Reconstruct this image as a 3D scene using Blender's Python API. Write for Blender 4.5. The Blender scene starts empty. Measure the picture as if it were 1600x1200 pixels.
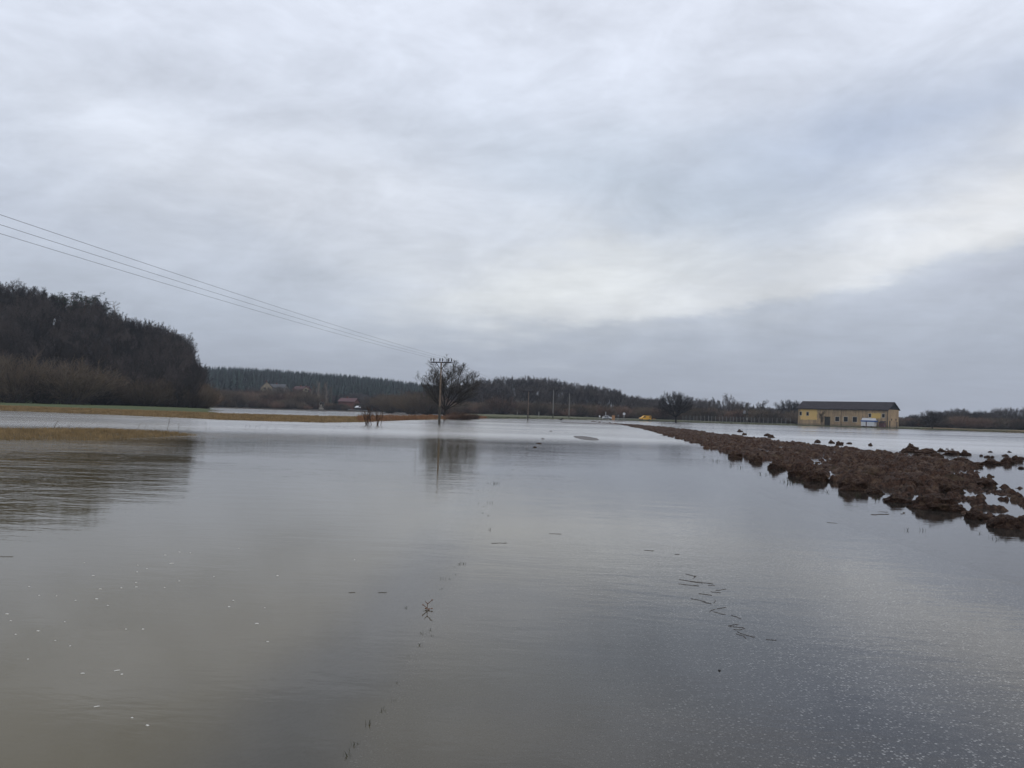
import bpy, math, random
import numpy as np
from mathutils import Vector, Matrix
R = math.radians
random.seed(7)
rng = np.random.default_rng(11)
scene = bpy.context.scene
col = scene.collection

# ------------------------------------------------------------------ camera
EYE, FPX, HZ0, HZS = 1.6, 1330.0, 645.5, 0.029
pitch = math.atan((HZ0 - 600) / FPX); roll = math.atan(HZS)
fwd = Vector((0, math.cos(pitch), math.sin(pitch)))
r0 = Vector((1, 0, 0)); u0 = r0.cross(fwd)
right = r0 * math.cos(roll) + u0 * math.sin(roll)
up = right.cross(fwd)
camd = bpy.data.cameras.new('camera'); cam = bpy.data.objects.new('camera', camd); col.objects.link(cam)
m = Matrix((right, up, -fwd)).transposed().to_4x4(); m.translation = Vector((0, 0, EYE))
cam.matrix_world = m
camd.sensor_width = 36; camd.lens = 36 * FPX / 1600
camd.clip_start = 0.05; camd.clip_end = 6000
scene.camera = cam

# ------------------------------------------------------------------ node helper
class NT:
    def __init__(s, nt): s.nt = nt; s.n = nt.nodes; s.l = nt.links
    def node(s, t, **kw):
        n = s.n.new(t)
        for k, v in kw.items(): setattr(n, k, v)
        return n
    def put(s, sock, v):
        if isinstance(v, bpy.types.NodeSocket): s.l.new(v, sock)
        elif v is not None: sock.default_value = v
    def m(s, op, a, b=None, c=None, clamp=False):
        n = s.node('ShaderNodeMath', operation=op, use_clamp=clamp)
        s.put(n.inputs[0], a)
        if b is not None: s.put(n.inputs[1], b)
        if c is not None: s.put(n.inputs[2], c)
        return n.outputs[0]
    def mix(s, f, a, b):
        n = s.node('ShaderNodeMix', data_type='RGBA')
        s.put(n.inputs[0], f)
        s.put(n.inputs[6], (*a, 1) if isinstance(a, tuple) and len(a) == 3 else a)
        s.put(n.inputs[7], (*b, 1) if isinstance(b, tuple) and len(b) == 3 else b)
        return n.outputs[2]
    def noise(s, vec, scale, detail=4, rough=0.5, dim='3D', dist=0.0):
        n = s.node('ShaderNodeTexNoise', noise_dimensions=dim)
        s.put(n.inputs['Vector'], vec); n.inputs['Scale'].default_value = scale
        n.inputs['Detail'].default_value = detail; n.inputs['Roughness'].default_value = rough
        n.inputs['Distortion'].default_value = dist
        return n.outputs[0]
    def mr(s, v, a, b, c, d, smooth=True):
        n = s.node('ShaderNodeMapRange', interpolation_type='SMOOTHSTEP' if smooth else 'LINEAR')
        s.put(n.inputs[0], v)
        for i, q in enumerate((a, b, c, d)): s.put(n.inputs[1 + i], q)
        return n.outputs[0]
    def comb(s, x, y, z):
        n = s.node('ShaderNodeCombineXYZ')
        for i, q in enumerate((x, y, z)): s.put(n.inputs[i], q)
        return n.outputs[0]
    def sep(s, v):
        n = s.node('ShaderNodeSeparateXYZ'); s.put(n.inputs[0], v); return n.outputs
    def ramp(s, f, stops):
        n = s.node('ShaderNodeValToRGB'); s.put(n.inputs[0], f)
        e = n.color_ramp.elements
        while len(e) < len(stops): e.new(0.5)
        for i, (p, c) in enumerate(stops): e[i].position = p; e[i].color = (*c, 1)
        return n.outputs[0]
    def gauss(s, u, v, cu, cv, a, b, ang=0.0):
        du = s.m('SUBTRACT', u, cu); dv = s.m('SUBTRACT', v, cv)
        c_, s_ = math.cos(ang), math.sin(ang)
        p = s.m('DIVIDE', s.m('ADD', s.m('MULTIPLY', du, c_), s.m('MULTIPLY', dv, s_)), a)
        q = s.m('DIVIDE', s.m('SUBTRACT', s.m('MULTIPLY', dv, c_), s.m('MULTIPLY', du, s_)), b)
        e = s.m('ADD', s.m('MULTIPLY', p, p), s.m('MULTIPLY', q, q))
        return s.m('EXPONENT', s.m('MULTIPLY', e, -1.0))

# ------------------------------------------------------------------ world: overcast cloud deck over a Nishita sky
SUN_EL, SUN_AZ = 42, 150          # degrees, azimuth from +Y towards +X
world = bpy.data.worlds.new("World"); scene.world = world; world.use_nodes = True
w = NT(world.node_tree); w.n.clear()
sky = w.node('ShaderNodeTexSky', sky_type='NISHITA', sun_disc=False)
sky.sun_elevation = R(SUN_EL); sky.sun_rotation = R(SUN_AZ)
sky.air_density = 1.5; sky.dust_density = 3
dirv = w.node('ShaderNodeTexCoord').outputs['Generated']
dx, dy, dz = w.sep(dirv)
# cloud deck coordinates: where the view ray meets a flat layer overhead (bounded near the horizon)
den = w.m('ADD', w.m('MAXIMUM', dz, 0.0), 0.10)
cu = w.m('DIVIDE', dx, den); cv = w.m('DIVIDE', dy, den)
deck = w.comb(cu, cv, 0.0)
az = w.m('ARCTAN2', dx, dy); el = w.m('ARCSINE', dz)
warp1 = w.m('MULTIPLY', w.m('SUBTRACT', w.noise(deck, 1.1, 3, 0.5), 0.5), 0.22)
warp2 = w.m('MULTIPLY', w.m('SUBTRACT', w.noise(w.comb(cv, cu, 5.0), 1.6, 3, 0.55), 0.5), 0.12)
azw = w.m('ADD', az, warp1); elw = w.m('ADD', el, warp2)
grad = w.ramp(w.m('DIVIDE', w.m('ADD', el, w.m('MULTIPLY', warp2, 0.35)), 0.8, clamp=True), [
    (0.0, (0.365, 0.395, 0.46)), (0.10, (0.41, 0.455, 0.54)), (0.20, (0.54, 0.59, 0.68)),
    (0.36, (0.62, 0.67, 0.77)), (0.58, (0.735, 0.78, 0.885)), (1.0, (0.76, 0.80, 0.88))])
c = grad
# darker bluish thin places on the right
c = w.mix(w.m('MULTIPLY', w.gauss(azw, elw, 0.40, 0.305, 0.23, 0.045, 0.22), 0.75), c, (0.43, 0.50, 0.64))
c = w.mix(w.m('MULTIPLY', w.gauss(azw, elw, 0.13, 0.262, 0.22, 0.055, -0.15), 0.55), c, (0.50, 0.57, 0.66))
c = w.mix(w.m('MULTIPLY', w.gauss(azw, elw, -0.50, 0.17, 0.25, 0.06, 0.0), 0.30), c, (0.48, 0.52, 0.63))
# bright breaks
edge = w.m('ADD', w.m('MULTIPLY', w.m('MULTIPLY', az, az), 0.27), 0.105)
above = w.m('ADD', w.m('SUBTRACT', el, edge), w.m('MULTIPLY', w.m('SUBTRACT', w.noise(w.comb(w.m('MULTIPLY', az, 5.0), w.m('MULTIPLY', el, 14.0), 2.0), 2.2, 8, 0.66), 0.5), 0.062))
bandm = w.m('MULTIPLY', w.mr(above, -0.005, 0.014, 0, 1), w.mr(above, 0.015, 0.085, 1, 0))
bandm = w.m('MULTIPLY', bandm, w.mr(az, -0.12, 0.12, 0, 1))
c = w.mix(w.m('MULTIPLY', bandm, 0.58), c, (0.80, 0.815, 0.83))
c = w.mix(w.m('MULTIPLY', w.gauss(azw, elw, 0.05, 0.155, 0.18, 0.05, 0.1), 0.85), c, (0.79, 0.815, 0.82))
c = w.mix(w.m('MULTIPLY', w.gauss(azw, elw, 0.60, 0.262, 0.20, 0.036, 0.35), 0.85), c, (0.84, 0.85, 0.865))
c = w.mix(w.m('MULTIPLY', w.gauss(azw, elw, -0.22, 0.24, 0.30, 0.07, -0.2), 0.55), c, (0.735, 0.765, 0.83))
c = w.mix(w.m('MULTIPLY', w.mr(above, 0.006, -0.024, 0, 1), w.m('MULTIPLY', w.mr(az, 0.1, 0.5, 0, 0.6), w.mr(el, 0.10, 0.2, 0.25, 1))), c, (0.455, 0.485, 0.585))
# soft cloud texture in several sizes
n1 = w.noise(w.comb(w.m('MULTIPLY', cu, 0.8), cv, 1.0), 1.5, 6, 0.58, dist=0.6)
n2 = w.noise(w.comb(cu, w.m('MULTIPLY', cv, 1.5), 7.0), 4.2, 5, 0.6, dist=0.8)
n3 = w.noise(w.comb(az, w.m('MULTIPLY', w.m('SUBTRACT', el, w.m('MULTIPLY', az, 0.18)), 2.0), 3.0), 5.5, 6, 0.60, dist=0.5)
n4 = w.noise(w.comb(az, w.m('MULTIPLY', w.m('ADD', el, w.m('MULTIPLY', az, 0.10)), 2.6), 9.0), 17.0, 4, 0.6, dist=0.4)
mod = w.m('ADD', 1.0, w.m('ADD', w.m('MULTIPLY', w.m('SUBTRACT', n1, 0.5), 0.20), w.m('MULTIPLY', w.m('SUBTRACT', n2, 0.5), 0.10)))
mod = w.m('ADD', mod, w.m('MULTIPLY', w.mr(el, 0.0, 0.14, 0.25, 1), w.m('ADD', w.m('MULTIPLY', w.m('SUBTRACT', n3, 0.5), 0.60), w.m('MULTIPLY', w.m('SUBTRACT', n4, 0.5), 0.17))))
mul = w.node('ShaderNodeVectorMath', operation='SCALE'); w.put(mul.inputs[0], c); w.put(mul.inputs[3], w.m('MULTIPLY', mod, 10.8))
fin = w.mix(0.06, mul.outputs[0], sky.outputs[0])
bg = w.node('ShaderNodeBackground'); w.put(bg.inputs[0], fin); bg.inputs[1].default_value = 0.1
out = w.node('ShaderNodeOutputWorld'); w.l.new(bg.outputs[0], out.inputs[0])
world.cycles.sampling_method = 'MANUAL'; world.cycles.sample_map_resolution = 512

sl = bpy.data.lights.new('sun', 'SUN'); sl.energy = 0.5; sl.angle = R(20); sl.color = (1, 0.96, 0.9)
so = bpy.data.objects.new('sun', sl); col.objects.link(so)
sd = Vector((math.sin(R(SUN_AZ)) * math.cos(R(SUN_EL)), math.cos(R(SUN_AZ)) * math.cos(R(SUN_EL)), math.sin(R(SUN_EL))))
so.rotation_euler = sd.to_track_quat('Z', 'Y').to_euler(); so.location = (0, 0, 300)

scene.view_settings.view_transform = 'Standard'; scene.view_settings.look = 'None'
scene.view_settings.exposure = 0; scene.view_settings.gamma = 1
scene.cycles.max_bounces = 6; scene.cycles.diffuse_bounces = 2; scene.cycles.glossy_bounces = 3
scene.cycles.transparent_max_bounces = 8; scene.cycles.volume_bounces = 0
scene.cycles.caustics_reflective = False; scene.cycles.caustics_refractive = False

# ------------------------------------------------------------------ geometry helpers
def ray(px, py):
    return (right * ((px - 800) / FPX) + up * ((600 - py) / FPX) + fwd)
def at(px, py, Y):                       # point on the ray of a photo pixel at forward distance Y
    d = ray(px, py); return Vector((0, 0, EYE)) + d * (Y / d.y)
def gnd(px, py, z=0.0):                  # where that ray meets height z
    d = ray(px, py); t = (z - EYE) / d.z; return Vector((0, 0, EYE)) + d * t
def hz(px): return HZ0 + HZS * (px - 800)

def vnoise(x, y, seed=0):
    x = np.asarray(x, float); y = np.asarray(y, float)
    xi = np.floor(x).astype(np.int64); yi = np.floor(y).astype(np.int64); xf = x - xi; yf = y - yi
    def h(a, b):
        n = (a * 374761393 + b * 668265263 + seed * 1442695041) & 0xffffffff
        n = ((n ^ (n >> 13)) * 1274126177) & 0xffffffff
        n = n ^ (n >> 16)
        return (n & 0xffff) / 65535.0
    u = xf * xf * xf * (xf * (xf * 6 - 15) + 10); v = yf * yf * yf * (yf * (yf * 6 - 15) + 10)
    return (h(xi, yi) * (1 - u) + h(xi + 1, yi) * u) * (1 - v) + (h(xi, yi + 1) * (1 - u) + h(xi + 1, yi + 1) * u) * v
def fbm(x, y, o=4, seed=0):
    s = 0; a = 0.5; t = 0
    for i in range(o):
        s = s + a * vnoise(x * 2 ** i + 17.3 * i, y * 2 ** i - 9.1 * i, seed + i); t += a; a *= 0.5
    return s / t
def sst(x, a, b):
    t = np.clip((x - a) / (b - a), 0, 1); return t * t * (3 - 2 * t)

def mesh_np(name, V, F, mats=(), smooth=False, midx=None):
    """V (n,3), F (m,k) uniform polygon size"""
    me = bpy.data.meshes.new(name)
    V = np.asarray(V, np.float32); F = np.asarray(F, np.int32)
    k = F.shape[1]
    me.vertices.add(len(V)); me.vertices.foreach_set('co', V.ravel())
    me.loops.add(F.size); me.loops.foreach_set('vertex_index', F.ravel())
    me.polygons.add(len(F)); me.polygons.foreach_set('loop_start', np.arange(0, F.size, k, dtype=np.int32))
    if midx is not None: me.polygons.foreach_set('material_index', np.asarray(midx, np.int32))
    for mt in mats: me.materials.append(mt)
    me.update(calc_edges=True); me.validate()
    me.polygons.foreach_set('use_smooth', np.full(len(me.polygons), smooth))
    return me
def grid_np(name, X, Y, Z, mat, smooth=True, wrap=False):
    n, m_ = X.shape
    V = np.stack([X, Y, Z], -1).reshape(-1, 3)
    idx = np.arange(n * m_).reshape(n, m_)
    if wrap: idx = np.concatenate([idx, idx[:, :1]], 1)
    F = np.stack([idx[:-1, :-1], idx[:-1, 1:], idx[1:, 1:], idx[1:, :-1]], -1).reshape(-1, 4)
    return mesh_np(name, V, F, (mat,), smooth)

def tag(o, label=None, cat=None, group=None, kind=None):
    if label: o['label'] = label
    if cat: o['category'] = cat
    if group: o['group'] = group
    if kind: o['kind'] = kind
    return o
def obj(name, me, parent=None, loc=None):
    o = bpy.data.objects.new(name, me); col.objects.link(o)
    if parent is not None: o.parent = parent
    if loc is not None: o.location = loc
    return o
def thing(name, label, cat, loc=(0, 0, 0), rz=0.0, group=None):
    o = bpy.data.objects.new(name, None); col.objects.link(o); o.empty_display_size = 0.2
    o.location = loc; o.rotation_euler = (0, 0, rz)
    return tag(o, label, cat, group)
def dup(root, loc, rz=0.0, scale=None, label=None, group=None, kids=None):
    r = root.copy(); col.objects.link(r); r.location = loc; r.rotation_euler = (0, 0, rz)
    if scale is not None: r.scale = scale
    if label: r['label'] = label
    if group: r['group'] = group
    for ch in (kids if kids is not None else list(root.children)):
        cc = ch.copy(); col.objects.link(cc); cc.parent = r
        for g in ch.children:
            d = g.copy(); col.objects.link(d); d.parent = cc
    return r

class MB:
    def __init__(s): s.v = []; s.f = []; s.mi = []
    def add(s, V, F, mi=0):
        b = len(s.v); s.v += [tuple(p) for p in V]; s.f += [tuple(i + b for i in f) for f in F]; s.mi += [mi] * len(F); return s
    def box(s, x0, x1, y0, y1, z0, z1, mi=0, mat=None):
        V = [Vector(p) for p in ((x0,y0,z0),(x1,y0,z0),(x1,y1,z0),(x0,y1,z0),(x0,y0,z1),(x1,y0,z1),(x1,y1,z1),(x0,y1,z1))]
        if mat: V = [mat @ p for p in V]
        return s.add(V, [(0,3,2,1),(4,5,6,7),(0,1,5,4),(1,2,6,5),(2,3,7,6),(3,0,4,7)], mi)
    def bar(s, a, b, r0, r1=None, n=8, mi=0, cap=True):
        a = Vector(a); b = Vector(b); r1 = r0 if r1 is None else r1
        d = (b - a).normalized(); t = Vector((0, 0, 1)) if abs(d.z) < 0.9 else Vector((1, 0, 0))
        u = d.cross(t).normalized(); v = d.cross(u)
        V = []
        for p, r in ((a, r0), (b, r1)):
            for i in range(n):
                an = 2 * math.pi * i / n; V.append(p + u * (r * math.cos(an)) + v * (r * math.sin(an)))
        F = [(i, (i + 1) % n, n + (i + 1) % n, n + i) for i in range(n)]
        if cap: F += [tuple(range(n - 1, -1, -1)), tuple(range(n, 2 * n))]
        return s.add(V, F, mi)
    def lathe(s, base, prof, n=12, mi=0, axis='Z'):
        V = []; F = []
        for (r, h) in prof:
            for i in range(n):
                a = 2 * math.pi * i / n
                p = (r * math.cos(a), r * math.sin(a), h) if axis == 'Z' else (r * math.cos(a), h, r * math.sin(a))
                V.append(Vector(base) + Vector(p))
        for j in range(len(prof) - 1):
            for i in range(n): F.append((j*n+i, j*n+(i+1)%n, (j+1)*n+(i+1)%n, (j+1)*n+i))
        F += [tuple(range(n - 1, -1, -1)), tuple(range((len(prof)-1)*n, len(prof)*n))]
        return s.add(V, F, mi)
    def mesh(s, name, *mats, smooth=False, bevel=0):
        me = bpy.data.meshes.new(name); me.from_pydata([tuple(p) for p in s.v], [], s.f)
        for mt in mats: me.materials.append(mt)
        me.polygons.foreach_set('material_index', s.mi)
        me.update()
        if smooth:
            me.polygons.foreach_set('use_smooth', [True] * len(me.polygons))
        return me
    def build(s, name, mat, parent=None, bevel=0, smooth=False):
        o = obj(name, s.mesh(name, *(mat if isinstance(mat, (list, tuple)) else (mat,)), smooth=smooth), parent)
        if bevel:
            b = o.modifiers.new('bevel', 'BEVEL'); b.width = bevel; b.segments = 2; b.limit_method = 'ANGLE'
        return o

# ------------------------------------------------------------------ materials
def mat(name, base, rough=0.8, var=0.25, scale=3.0, bump=0.0, bscale=None, spec=0.3, metal=0.0, coords='Object', base2=None):
    mt = bpy.data.materials.new(name); mt.use_nodes = True
    t = NT(mt.node_tree); b = mt.node_tree.nodes['Principled BSDF']
    co = t.node('ShaderNodeTexCoord').outputs[coords]
    n = t.noise(co, scale, 5, 0.6)
    if name in ('bark', 'twig', 'willow', 'spruce', 'needles', 'redtwig', 'palewood', 'pinebark'):
        oi = t.node('ShaderNodeObjectInfo').outputs['Random']; n = t.m('ADD', t.m('MULTIPLY', n, 0.45), t.m('MULTIPLY', oi, 0.55)); var = max(var, 0.5)
    b2 = base2 or tuple(q * (1 - var) for q in base); b1 = tuple(min(1, q * (1 + var)) for q in base) if not base2 else base
    t.put(b.inputs['Base Color'], t.mix(t.mr(n, 0.3, 0.7, 0, 1), b2, b1))
    b.inputs['Roughness'].default_value = rough; b.inputs['Metallic'].default_value = metal
    b.inputs['Specular IOR Level'].default_value = spec
    if bump:
        bp = t.node('ShaderNodeBump'); bp.inputs['Strength'].default_value = 1; bp.inputs['Distance'].default_value = bump
        t.put(bp.inputs['Height'], t.noise(co, bscale or scale * 3, 5, 0.6)); t.put(b.inputs['Normal'], bp.outputs[0])
    return mt
M = {}
M['bark'] = mat('bark', (0.044, 0.037, 0.033), 0.9, 0.3, 2.0, 0.02, 8)
M['twig'] = mat('twig', (0.055, 0.045, 0.041), 0.9, 0.3, 0.6)
M['oaktwig'] = mat('oaktwig', (0.062, 0.055, 0.045), 0.9, 0.3, 0.6)
M['willow'] = mat('willow', (0.088, 0.066, 0.044), 0.9, 0.25, 0.3)
M['redtwig'] = mat('redtwig', (0.13, 0.078, 0.055), 0.9, 0.25, 0.5)
M['palewood'] = mat('palewood', (0.17, 0.145, 0.12), 0.9, 0.25, 1.0)
M['needles'] = mat('needles', (0.022, 0.036, 0.022), 0.8, 0.35, 0.8)
M['spruce'] = mat('spruce', (0.020, 0.044, 0.034), 0.85, 0.4, 0.35)
M['pinebark'] = mat('pinebark', (0.11, 0.065, 0.04), 0.9, 0.3, 1.5)
M['drygrass'] = mat('drygrass', (0.24, 0.17, 0.085), 0.9, 0.35, 1.2)
M['redgrass'] = mat('redgrass', (0.22, 0.115, 0.06), 0.9, 0.35, 1.2)
M['wetgrass'] = mat('wetgrass', (0.045, 0.05, 0.025), 0.8, 0.4, 20)
M['stalk'] = mat('stalk', (0.09, 0.07, 0.045), 0.9, 0.3, 10)
M['straw'] = mat('straw', (0.075, 0.058, 0.042), 0.7, 0.4, 30)
M['foam'] = mat('foam', (0.62, 0.61, 0.57), 0.6, 0.1, 60)
M['polewood'] = mat('polewood', (0.17, 0.13, 0.10), 0.85, 0.25, 3.0, 0.01, 20)
M['polebase'] = mat('polebase', (0.075, 0.07, 0.06), 0.8, 0.25, 5.0)
M['concrete'] = mat('concrete', (0.20, 0.195, 0.185), 0.9, 0.2, 3.0)
M['darkmetal'] = mat('darkmetal', (0.03, 0.03, 0.032), 0.6, 0.2, 5.0, metal=0.3)
M['greymetal'] = mat('greymetal', (0.22, 0.23, 0.24), 0.5, 0.2, 5.0, metal=0.3)
M['insul'] = mat('insul', (0.028, 0.02, 0.016), 0.3, 0.2, 5.0)
M['rubber'] = mat('rubber', (0.02, 0.02, 0.02), 0.9, 0.2, 5.0)
M['white'] = mat('white', (0.62, 0.63, 0.65), 0.5, 0.05, 2.0)
M['glass'] = mat('glass', (0.02, 0.024, 0.03), 0.12, 0.2, 2.0, spec=0.5)
M['blue'] = mat('blue', (0.03, 0.10, 0.30), 0.5, 0.1, 2.0)
M['navy'] = mat('navy', (0.03, 0.05, 0.075), 0.4, 0.1, 2.0)
M['yellow'] = mat('yellow', (0.78, 0.42, 0.045), 0.4, 0.12, 2.0)
M['orange'] = mat('orange', (0.34, 0.19, 0.09), 0.5, 0.2, 2.0)
M['maroon'] = mat('maroon', (0.10, 0.05, 0.055), 0.7, 0.3, 2.0)
M['roofdark'] = mat('roofdark', (0.027, 0.022, 0.026), 0.85, 0.3, 0.8, 0.02, 5)
M['rooflight'] = mat('rooflight', (0.085, 0.087, 0.095), 0.8, 0.2, 1.0)
M['brick'] = mat('brick', (0.15, 0.065, 0.052), 0.9, 0.2, 2.0)
M['cream'] = mat('cream', (0.30, 0.26, 0.19), 0.9, 0.15, 1.0)
M['trim'] = mat('trim', (0.50, 0.47, 0.42), 0.9, 0.15, 2.0)
M['door'] = mat('door', (0.035, 0.035, 0.03), 0.7, 0.3, 2.0)
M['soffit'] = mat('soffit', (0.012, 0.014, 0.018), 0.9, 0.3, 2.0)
M['ducks'] = mat('feather', (0.02, 0.018, 0.016), 0.8, 0.3, 9.0)

# ------------------------------------------------------------------ the lie of the land
shore = [(-900, 640), (-300, 631), (0, 641.5), (170, 648), (340, 655.5), (420, 658), (500, 660), (560, 659.5), (620, 657), (700, 655), (745, 654.2),
         (850, 655), (960, 657), (1080, 660.5), (1240, 665), (1420, 670.8), (1600, 677), (1900, 690), (2600, 720)]
sp = [gnd(*p) for p in shore]
SAZ = np.array([math.atan2(p.x, p.y) for p in sp]); SR = np.array([math.hypot(p.x, p.y) for p in sp])
LH_D = 345.0
skyl = [(-900, 520), (-500, 470), (-200, 440), (0, 440), (30, 443), (60, 452), (100, 459), (150, 468), (185, 484), (205, 504), (230, 503), (262, 512), (285, 522), (300, 545), (309, 580)]
def rad(px, py, r):                      # forward distance of a point at radial distance r
    d = ray(px, py); return r / math.hypot(d.x / d.y, 1)
def azz(px, py, D, tree):
    p = at(px, py, rad(px, py, D)); return math.atan2(p.x, p.y), max(0.8, p.z - tree)
LA = [azz(px, py, LH_D, 13.5) for px, py in skyl]; LAZ = np.array([a for a, _ in LA] + [LA[-1][0] + 0.012]); LHT = np.array([h for _, h in LA] + [0.8])
cone = [(200, 590), (310, 573), (380, 573), (440, 577), (500, 582), (560, 586), (620, 593), (660, 599), (700, 607), (740, 616), (780, 630)]
CA = [azz(px, py, 1000, 13) for px, py in cone]; CAZ = np.array([a for a, _ in CA]); CHT = np.array([h for _, h in CA])
ridge = [(640, 630), (700, 605), (740, 594), (760, 590), (800, 589), (840, 589), (870, 591), (900, 597), (940, 602), (965, 608), (985, 618), (1000, 624), (1020, 628), (1040, 640)]
RA = [azz(px, py, 560, 13) for px, py in ridge]; RAZ = np.array([a for a, _ in RA]); RHT = np.array([h for _, h in RA])
def shore_r(a): return np.interp(a, SAZ, SR)
RL_Y = [-60, 0, 4, 9, 15, 25, 42, 94, 170, 300, 340, 460]
RL_X = [-2, -.8, -.75, -.55, -.4, 0, 1.25, 4.6, 10, 26, 33, 62]
def road_left(y): return np.interp(y, RL_Y, RL_X)
RZ_Y = [-60, 0, 3, 6, 10, 20, 40, 150, 162, 176, 190, 270, 315, 330, 460]
RZ_Z = [-.06, -.035, -.030, -.05, -.085, -.12, -.13, -.10, .035, .035, -.08, -.15, .15, .35, .8]
def road_z(x, y):
    u = (x - road_left(y)) / (6.0 * (1 + 0.9 * sst(y, 90, 160)))  # 0 left edge .. 1 right edge
    z = np.interp(y, RZ_Y, RZ_Z)
    near = 1 - sst(y, 8, 20)
    z = z - near * 0.085 * (1 - sst(u, 0.12, 0.62)) + 0.012 * near * np.exp(-((u - 0.7) / 0.25) ** 2)
    z = z + 0.165 * np.exp(-(((x - 5.3) / 1.15) ** 2 + ((y - 60) / 8.5) ** 2) ** 1.5)
    return z + 0.012 * (fbm(x * 1.3, y * 0.9, 3, 5) - 0.5) * (1 + sst(y, 20, 60) * 2)
def ground(x, y):
    x = np.asarray(x, float); y = np.asarray(y, float)
    a = np.arctan2(x, y); r = np.hypot(x, y)
    n = fbm(x * 0.05, y * 0.05, 4, 3) - 0.5
    n2 = fbm(x * 0.4, y * 0.4, 3, 9) - 0.5
    z = -0.32 + 0.12 * n
    # road verges and the strip between road and ploughed soil
    u = x - road_left(y)
    vg = np.exp(-((u + 0.25) / 0.35) ** 2) * (y < 120) * (y > -40)
    z = z + vg * (0.17 + 0.10 * n2)
    rw = 6 * (1 + 0.9 * sst(y, 90, 160))
    z = np.where((u > 0) & (u < rw), np.minimum(z, road_z(x, y) - 0.05), z)
    z = np.where((u >= 6) & (u < 9), np.maximum(z, -0.20 + 0.1 * n2), z)
    # land behind the far shore
    sr = shore_r(a) + (fbm(x * 0.12, y * 0.12, 3, 21) - 0.5) * np.where(a < -0.1, 4, 10)
    e = r - sr
    left = 1 - sst(a, -0.10, -0.02)
    land = np.where(e > 0, 0.40 * sst(e, 0, 9) , 0) * left + (1 - left) * (0.30 * sst(e, -1, 6) + 0.5 * sst(e, 30, 120))
    z = z * (1 - sst(e, -5, 1)) + (land + 0.02 + 0.05 * n2) * sst(e, -5, 1)
    # flooded meadow behind the left embankment
    px0 = math.atan2(*gnd(250, 650)[:2]); px1 = math.atan2(*gnd(735, 656)[:2])
    fm = sst(a, px0 - 0.02, px0 + 0.09) * (1 - sst(a, px1 - 0.02, px1 + 0.0)) * sst(e, 26, 34) * (1 - sst(r, 425 + 40 * n, 440 + 40 * n))
    ta = np.clip((a - px0) / 0.12, 0, 1); fm = fm * np.where(ta < 1, sst(fbm(x * 0.02, y * 0.06, 3, 92) + 1.3 * ta, 0.75, 0.95), 1)
    z = z - fm * (0.60 + 0.16 * n2)
    lm = left * sst(e, 60, 200) * (1 - fm) * (1 - sst(a, px0 - 0.03, px0 + 0.05) * (r < 470))
    z = z + lm * 0.25
    # hills
    hl = np.interp(a, LAZ, LHT, left=8, right=0)
    z = z + hl * np.clip((r - 268) / 75, 0, 1) ** 1.15 * (1 - 0.5 * sst(r, 365, 480)) * (a < LAZ[-1]) * (a > -1.6)
    hc = np.interp(a, CAZ, CHT, left=8, right=0) * (a > CAZ[0] - 0.05)
    z = z + hc * sst(r, 640, 1010) * (1 - 0.3 * sst(r, 1020, 1400)) * sst(a, CAZ[0] - 0.05, CAZ[0])
    hr = np.interp(a, RAZ, RHT, left=0, right=0)
    z = z + hr * sst(r, 430, 560) * (1 - 0.4 * sst(r, 575, 760))
    # low grassy spit standing out of the water on the left
    q0 = gnd(-140, 681); q1 = gnd(300, 677.5); d = (q1 - q0); L = d.length; d.normalize()
    tt = (x - q0.x) * d.x + (y - q0.y) * d.y; ss = -(x - q0.x) * d.y + (y - q0.y) * d.x
    spit = sst(tt, -40, 2) * (1 - sst(tt, L * 0.74, L + 2.0)) * np.exp(-(np.abs(ss - 0.3 + 2.5 * (fbm(x * .25, y * .25, 2, 91) - .5)) / (4.2 + 3.2 * (1 - sst(tt, 0, L)))) ** 3)
    z = z + spit * (0.45 + 0.16 * n2)
    return z

def polar(r_in, r_out, ratio, front, nf, nb):
    nr = int(math.log(r_out / r_in) / math.log(ratio)) + 1
    rr = np.concatenate([[0.002, r_in * .33, r_in * .66], r_in * np.exp(np.linspace(0, math.log(r_out / r_in), nr))])
    aa = np.concatenate([np.linspace(-front, front, nf, endpoint=False), np.linspace(front, 2 * math.pi - front, nb, endpoint=False)])
    A, RR = np.meshgrid(aa, rr)
    X = np.sin(A) * RR; Y = np.cos(A) * RR
    return X, Y, RR, np.where(A > math.pi, A - 2 * math.pi, A)

# materials of the ground
def ground_mat():
    mt = bpy.data.materials.new('ground'); mt.use_nodes = True
    t = NT(mt.node_tree); b = mt.node_tree.nodes['Principled BSDF']
    at_ = t.node('ShaderNodeAttribute', attribute_name='cover')
    co = t.node('ShaderNodeTexCoord').outputs['Object']
    n = t.noise(co, 0.9, 8, 0.65); n2 = t.noise(co, 7, 5, 0.6); n3 = t.noise(co, 0.06, 4, 0.5)
    f = t.m('ADD', 0.45, t.m('ADD', t.m('MULTIPLY', n, 0.6), t.m('ADD', t.m('MULTIPLY', n2, 0.25), t.m('MULTIPLY', n3, 0.3))))
    v = t.node('ShaderNodeVectorMath', operation='SCALE'); t.put(v.inputs[0], at_.outputs['Color']); t.put(v.inputs[3], f)
    t.put(b.inputs['Base Color'], v.outputs[0]); b.inputs['Roughness'].default_value = 0.95; b.inputs['Specular IOR Level'].default_value = 0.15
    bp = t.node('ShaderNodeBump'); bp.inputs['Distance'].default_value = 0.04; t.put(bp.inputs['Height'], n2); t.put(b.inputs['Normal'], bp.outputs[0])
    return mt
X, Y, RR, A = polar(0.6, 1650, 1.022, 0.95, 520, 90)
Z = ground(X, Y)
me = grid_np('ground', X, Y, Z, ground_mat(), True, True)
u = X - road_left(Y); e = RR - shore_r(A)
base = np.empty(X.shape + (3,))
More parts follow.
